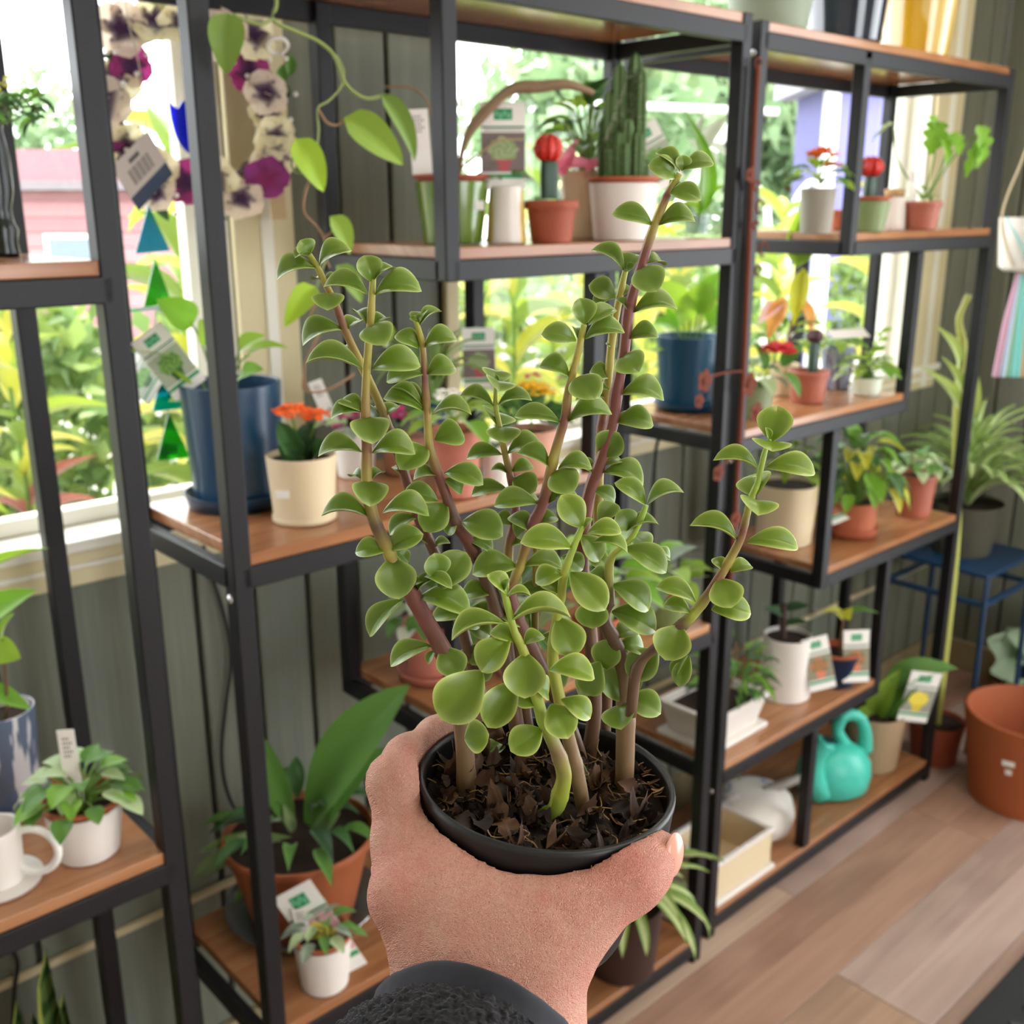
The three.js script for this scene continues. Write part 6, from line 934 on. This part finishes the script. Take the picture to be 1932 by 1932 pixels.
// ---------------------------------------------------------------- outdoors
{
  const yl = [gm(0xbcbb44, 0.5, 0), gm(0xa0b342, 0.5, 0), gm(0xd0c860, 0.5, 0), gm(0x86a044, 0.45, 0)], rd = [gm(0xa9655a, 0.5, 0), gm(0x9c525c, 0.5, 0)];
  const beds = []; for (let i = 0; i < 22; i++) beds.push([-1.0 + (i % 11) * 0.46 + rr(-0.12, 0.12), i < 11 ? -0.85 - rr(0, 0.25) : -1.6 - rr(0, 0.5), rr(1.1, 1.5), i]);
  const where = ['left window', 'right window'], tone = ['yellow-green', 'lime', 'golden', 'pale yellow', 'red-tinged'];
  for (const [x, z, h, i] of beds) {
    const t = thing('garden_plant', `broad-leaved ${tone[i % 5]} garden plant outside the ${where[x < 0.5 ? 0 : 1]}`, 'plant', V(x, -0.25, z), `${tone[i % 5]} garden plants outside the ${where[x < 0.5 ? 0 : 1]}`);
    part('stem', tube([V(0, 0, 0), V(0.02, h * 0.5, 0), V(0, h + 0.15, 0.02)], [0.012, 0.006], 8, 6), stemGreen, t);
    for (let k = 0; k < 42; k++) { const a = k * 2.4 + rr(-0.3, 0.3), y = 0.35 + (h + 0.05) * (k / 42), d = V(Math.cos(a), rr(-0.1, 0.9), Math.sin(a)); leaf(t, k % 2 ? G.lance[0] : G.ovate[1], V(0.01, y, 0.01), d, UP, rr(0.16, 0.28), rr(0.045, 0.085), i % 5 === 4 && y < 0.95 ? pick(rd) : pick(yl)); }
  }
  const pinkF = std(0xd8407a, 0.7); for (const [x, z, y] of [[-0.05, -1.3, 1.3], [0.35, -1.2, 0.95], [2.0, -1.2, 1.0]]) { const t = thing('garden_flower', ['deep pink bloom outside the left window', 'small pink bloom low outside the middle', 'pink bloom outside the right window'][x < 0.2 ? 0 : x < 1 ? 1 : 2], 'flower', V(x, -0.25, z)); part('stem', tube([V(0, 0, 0), V(0.02, y * 0.6, 0), V(0, y, 0)], 0.004, 8, 5), stemGreen, t); flowerHead(t, V(0, y, 0), 0.05, pinkF, 14, 'petal'); }
  // trees
  const quad = blade({ half: HALF.ovate, n: 2, m: 2, fold: 0.2 });
  function tree(label, base, h, r, mats, n) {
    const t = thing('tree', label, 'tree', base); part('trunk', tube([V(0, 0, 0), V(0.1, h * 0.4, 0), V(0, h * 0.8, 0.1)], [0.16, 0.1, 0.04], 12, 8), stemBrown, t);
    mats.forEach((m, q) => { const inst = new THREE.InstancedMesh(quad, m, n), M4 = new THREE.Matrix4(), Q = new THREE.Quaternion(); inst.name = 'foliage'; inst.userData.kind = 'stuff';
      for (let i = 0; i < n; i++) { const k = Math.floor(rr(0, 14)), a = k * 2.4, cr = r * 0.62 * Math.sqrt(((k * 7) % 14) / 14), c = V(Math.cos(a) * cr, h * 0.42 + (k / 14) * h * 0.5, Math.sin(a) * cr), d = V(rr(-1, 1), rr(-1, 1), rr(-1, 1)).normalize().multiplyScalar(r * 0.5 * Math.cbrt(rnd())); Q.setFromEuler(new THREE.Euler(rr(0, 6), rr(0, 6), rr(0, 6))); const s = rr(0.14, 0.3); M4.compose(c.add(d), Q, V(s, s, s * 0.6)); inst.setMatrixAt(i, M4); } t.add(inst); });
  }
  const G0 = (px, d) => { const p = at(px, 363, d); p.y = -0.25; return p; };
  const tm = [gm(0x7d9a6c, 0.4, 0), gm(0x98b082, 0.4, 0)];
  tree('pale green tree beyond the roof at the far left', G0(60, 17), 3.6, 2.0, tm, 900); tree('leafy tree behind the tall cactus outside the right window', G0(1115, 9), 3.4, 1.3, tm, 1400);
  tree('broad green tree seen left of the double post', G0(1290, 13), 4.6, 2.2, tm, 1400); tree('tall green tree seen right of the double post', G0(1480, 12), 4.4, 2.0, tm, 1600); tree('big green tree behind the lavender house', G0(1570, 17), 5.4, 2.6, tm, 1300);
  const sh = [gm(0x6d8846, 0.35, 0), gm(0x93a855, 0.4, 0)];
  function shrub(label, x, z, h, r) { const t = thing('shrub', label, 'shrub', V(x, -0.25, z)); part('stem', tube([V(0, 0, 0), V(0.03, h * 0.5, 0), V(0, h * 0.8, 0)], [0.03, 0.012], 8, 6), stemBrown, t);
    for (const m of sh) { const n = 900, inst = new THREE.InstancedMesh(quad, m, n), M4 = new THREE.Matrix4(), Q = new THREE.Quaternion(); inst.name = 'foliage'; inst.userData.kind = 'stuff'; for (let i = 0; i < n; i++) { const d = V(rr(-1, 1), rr(-1, 1), rr(-1, 1)).normalize().multiplyScalar(Math.cbrt(rnd())); Q.setFromEuler(new THREE.Euler(rr(0, 6), rr(0, 6), rr(0, 6))); const s = rr(0.08, 0.17); M4.compose(V(d.x * r, h * 0.55 + d.y * h * 0.5, d.z * r * 0.6), Q, V(s, s, s * 0.6)); inst.setMatrixAt(i, M4); } t.add(inst); } }
  [[-0.6, 'round shrub outside, far left of the left window'], [0.6, 'round shrub outside behind the navy pot'], [1.75, 'round shrub outside behind the yellow flowers'], [2.9, 'round shrub outside behind the teal pot'], [4.1, 'round shrub outside below the garden arches'], [5.4, 'round shrub outside below the lavender house'], [6.9, 'round shrub outside nearest the right window trim']].forEach(([x, l], i) => shrub(l, x, -2.9 - (i % 2) * 0.5, 1.5, 0.74));
  // low pink building at the far left
  const hp = G0(40, 14), house = thing('low_pink_building', 'low pink-sided building with grey roof outside the left window', 'building', hp); house.rotation.y = -HEAD;
  part('wall', box(5, 1.95, 2, 0, 0.975, -1), std(0xa07476, 0.8), house); for (let i = 0; i < 9; i++) part('siding_board', rbox(5.02, 0.19, 0.03, 0, 0.12 + i * 0.2, 0.012, 0.008), std([0xa27678, 0x9a6e72, 0xa87c7e][i % 3], 0.8), house); part('roof', box(5.4, 0.12, 2.6, 0, 2.02, -0.9), std(0x756d70, 0.8), house); part('roof', rbox(5.3, 0.5, 0.1, 0, 2.3, -1.4), std(0x966a6e, 0.8), house);
  for (const x of [-1.2, 0.6]) { const w = part('window', rbox(0.7, 0.6, 0.06, x, 1.1, 0.03), std(0xe8e6e6, 0.6), house); part('glazing', box(0.58, 0.48, 0.02, x, 1.1, 0.062), std(0x6c7a84, 0.15), w); }
  const lp = G0(1665, 9), lav = thing('lavender_house', 'lavender house with white-framed arched window outside the right window', 'building', lp); lav.rotation.y = -HEAD;
  part('wall', box(1.25, 2.7, 1, 0.1, 1.35, -0.5), std(0x7673a8, 0.8), lav); part('roof', rbox(1.6, 0.14, 1.4, 0.1, 2.76, -0.5), std(0xb9b2c4, 0.8), lav); part('corner_board', rbox(0.12, 2.7, 0.08, -0.5, 1.35, 0.02), std(0xeae6ee, 0.7), lav); part('corner_board', rbox(0.12, 2.7, 0.08, 0.7, 1.35, 0.02), std(0xefe6b8, 0.7), lav);
  { const w = part('window', new THREE.CylinderGeometry(0.24, 0.24, 0.06, 24).rotateX(Math.PI / 2).scale(1, 1.5, 1).translate(0.05, 1.75, 0.03), std(0xf0eef6, 0.7), lav); part('glazing', new THREE.CylinderGeometry(0.18, 0.18, 0.02, 24).rotateX(Math.PI / 2).scale(1, 1.55, 1).translate(0.05, 1.75, 0.068), std(0x6a6fa8, 0.2), w); }
  for (const [px, label] of [[1418, 'white garden arch just right of the double post'], [1530, 'white garden arch nearer the lavender house']]) { const b = G0(px, 5.4), t = thing('garden_arch', label, 'arch', b); t.rotation.y = -HEAD; part('hoop', tube([V(-0.1, 0, 0), V(-0.1, 1.5, 0), V(-0.07, 1.78, 0), V(0, 1.86, 0), V(0.07, 1.78, 0), V(0.1, 1.5, 0), V(0.1, 0, 0)], 0.018, 40, 8), M.white, t); }
  { const b = G0(1260, 6), t = thing('white_pole_frame', 'white pole frame outside, left of the double post', 'frame', b); t.rotation.y = -HEAD; for (const x of [-0.35, 0.35]) part('pole', tube([V(x, 0, 0), V(x, 2.45, 0)], 0.03, 3, 8), M.white, t); part('pole', tube([V(-0.6, 2.3, 0), V(0.6, 2.25, 0)], 0.02, 3, 8), M.white, t); part('pole', tube([V(-0.3, 1.2, 0), V(0.35, 2.2, 0)], 0.025, 3, 8), M.white, t); }
}
scene.traverse((o) => { if (o.isMesh) { o.castShadow = o.receiveShadow = true; } });
renderer.render(scene, camera);
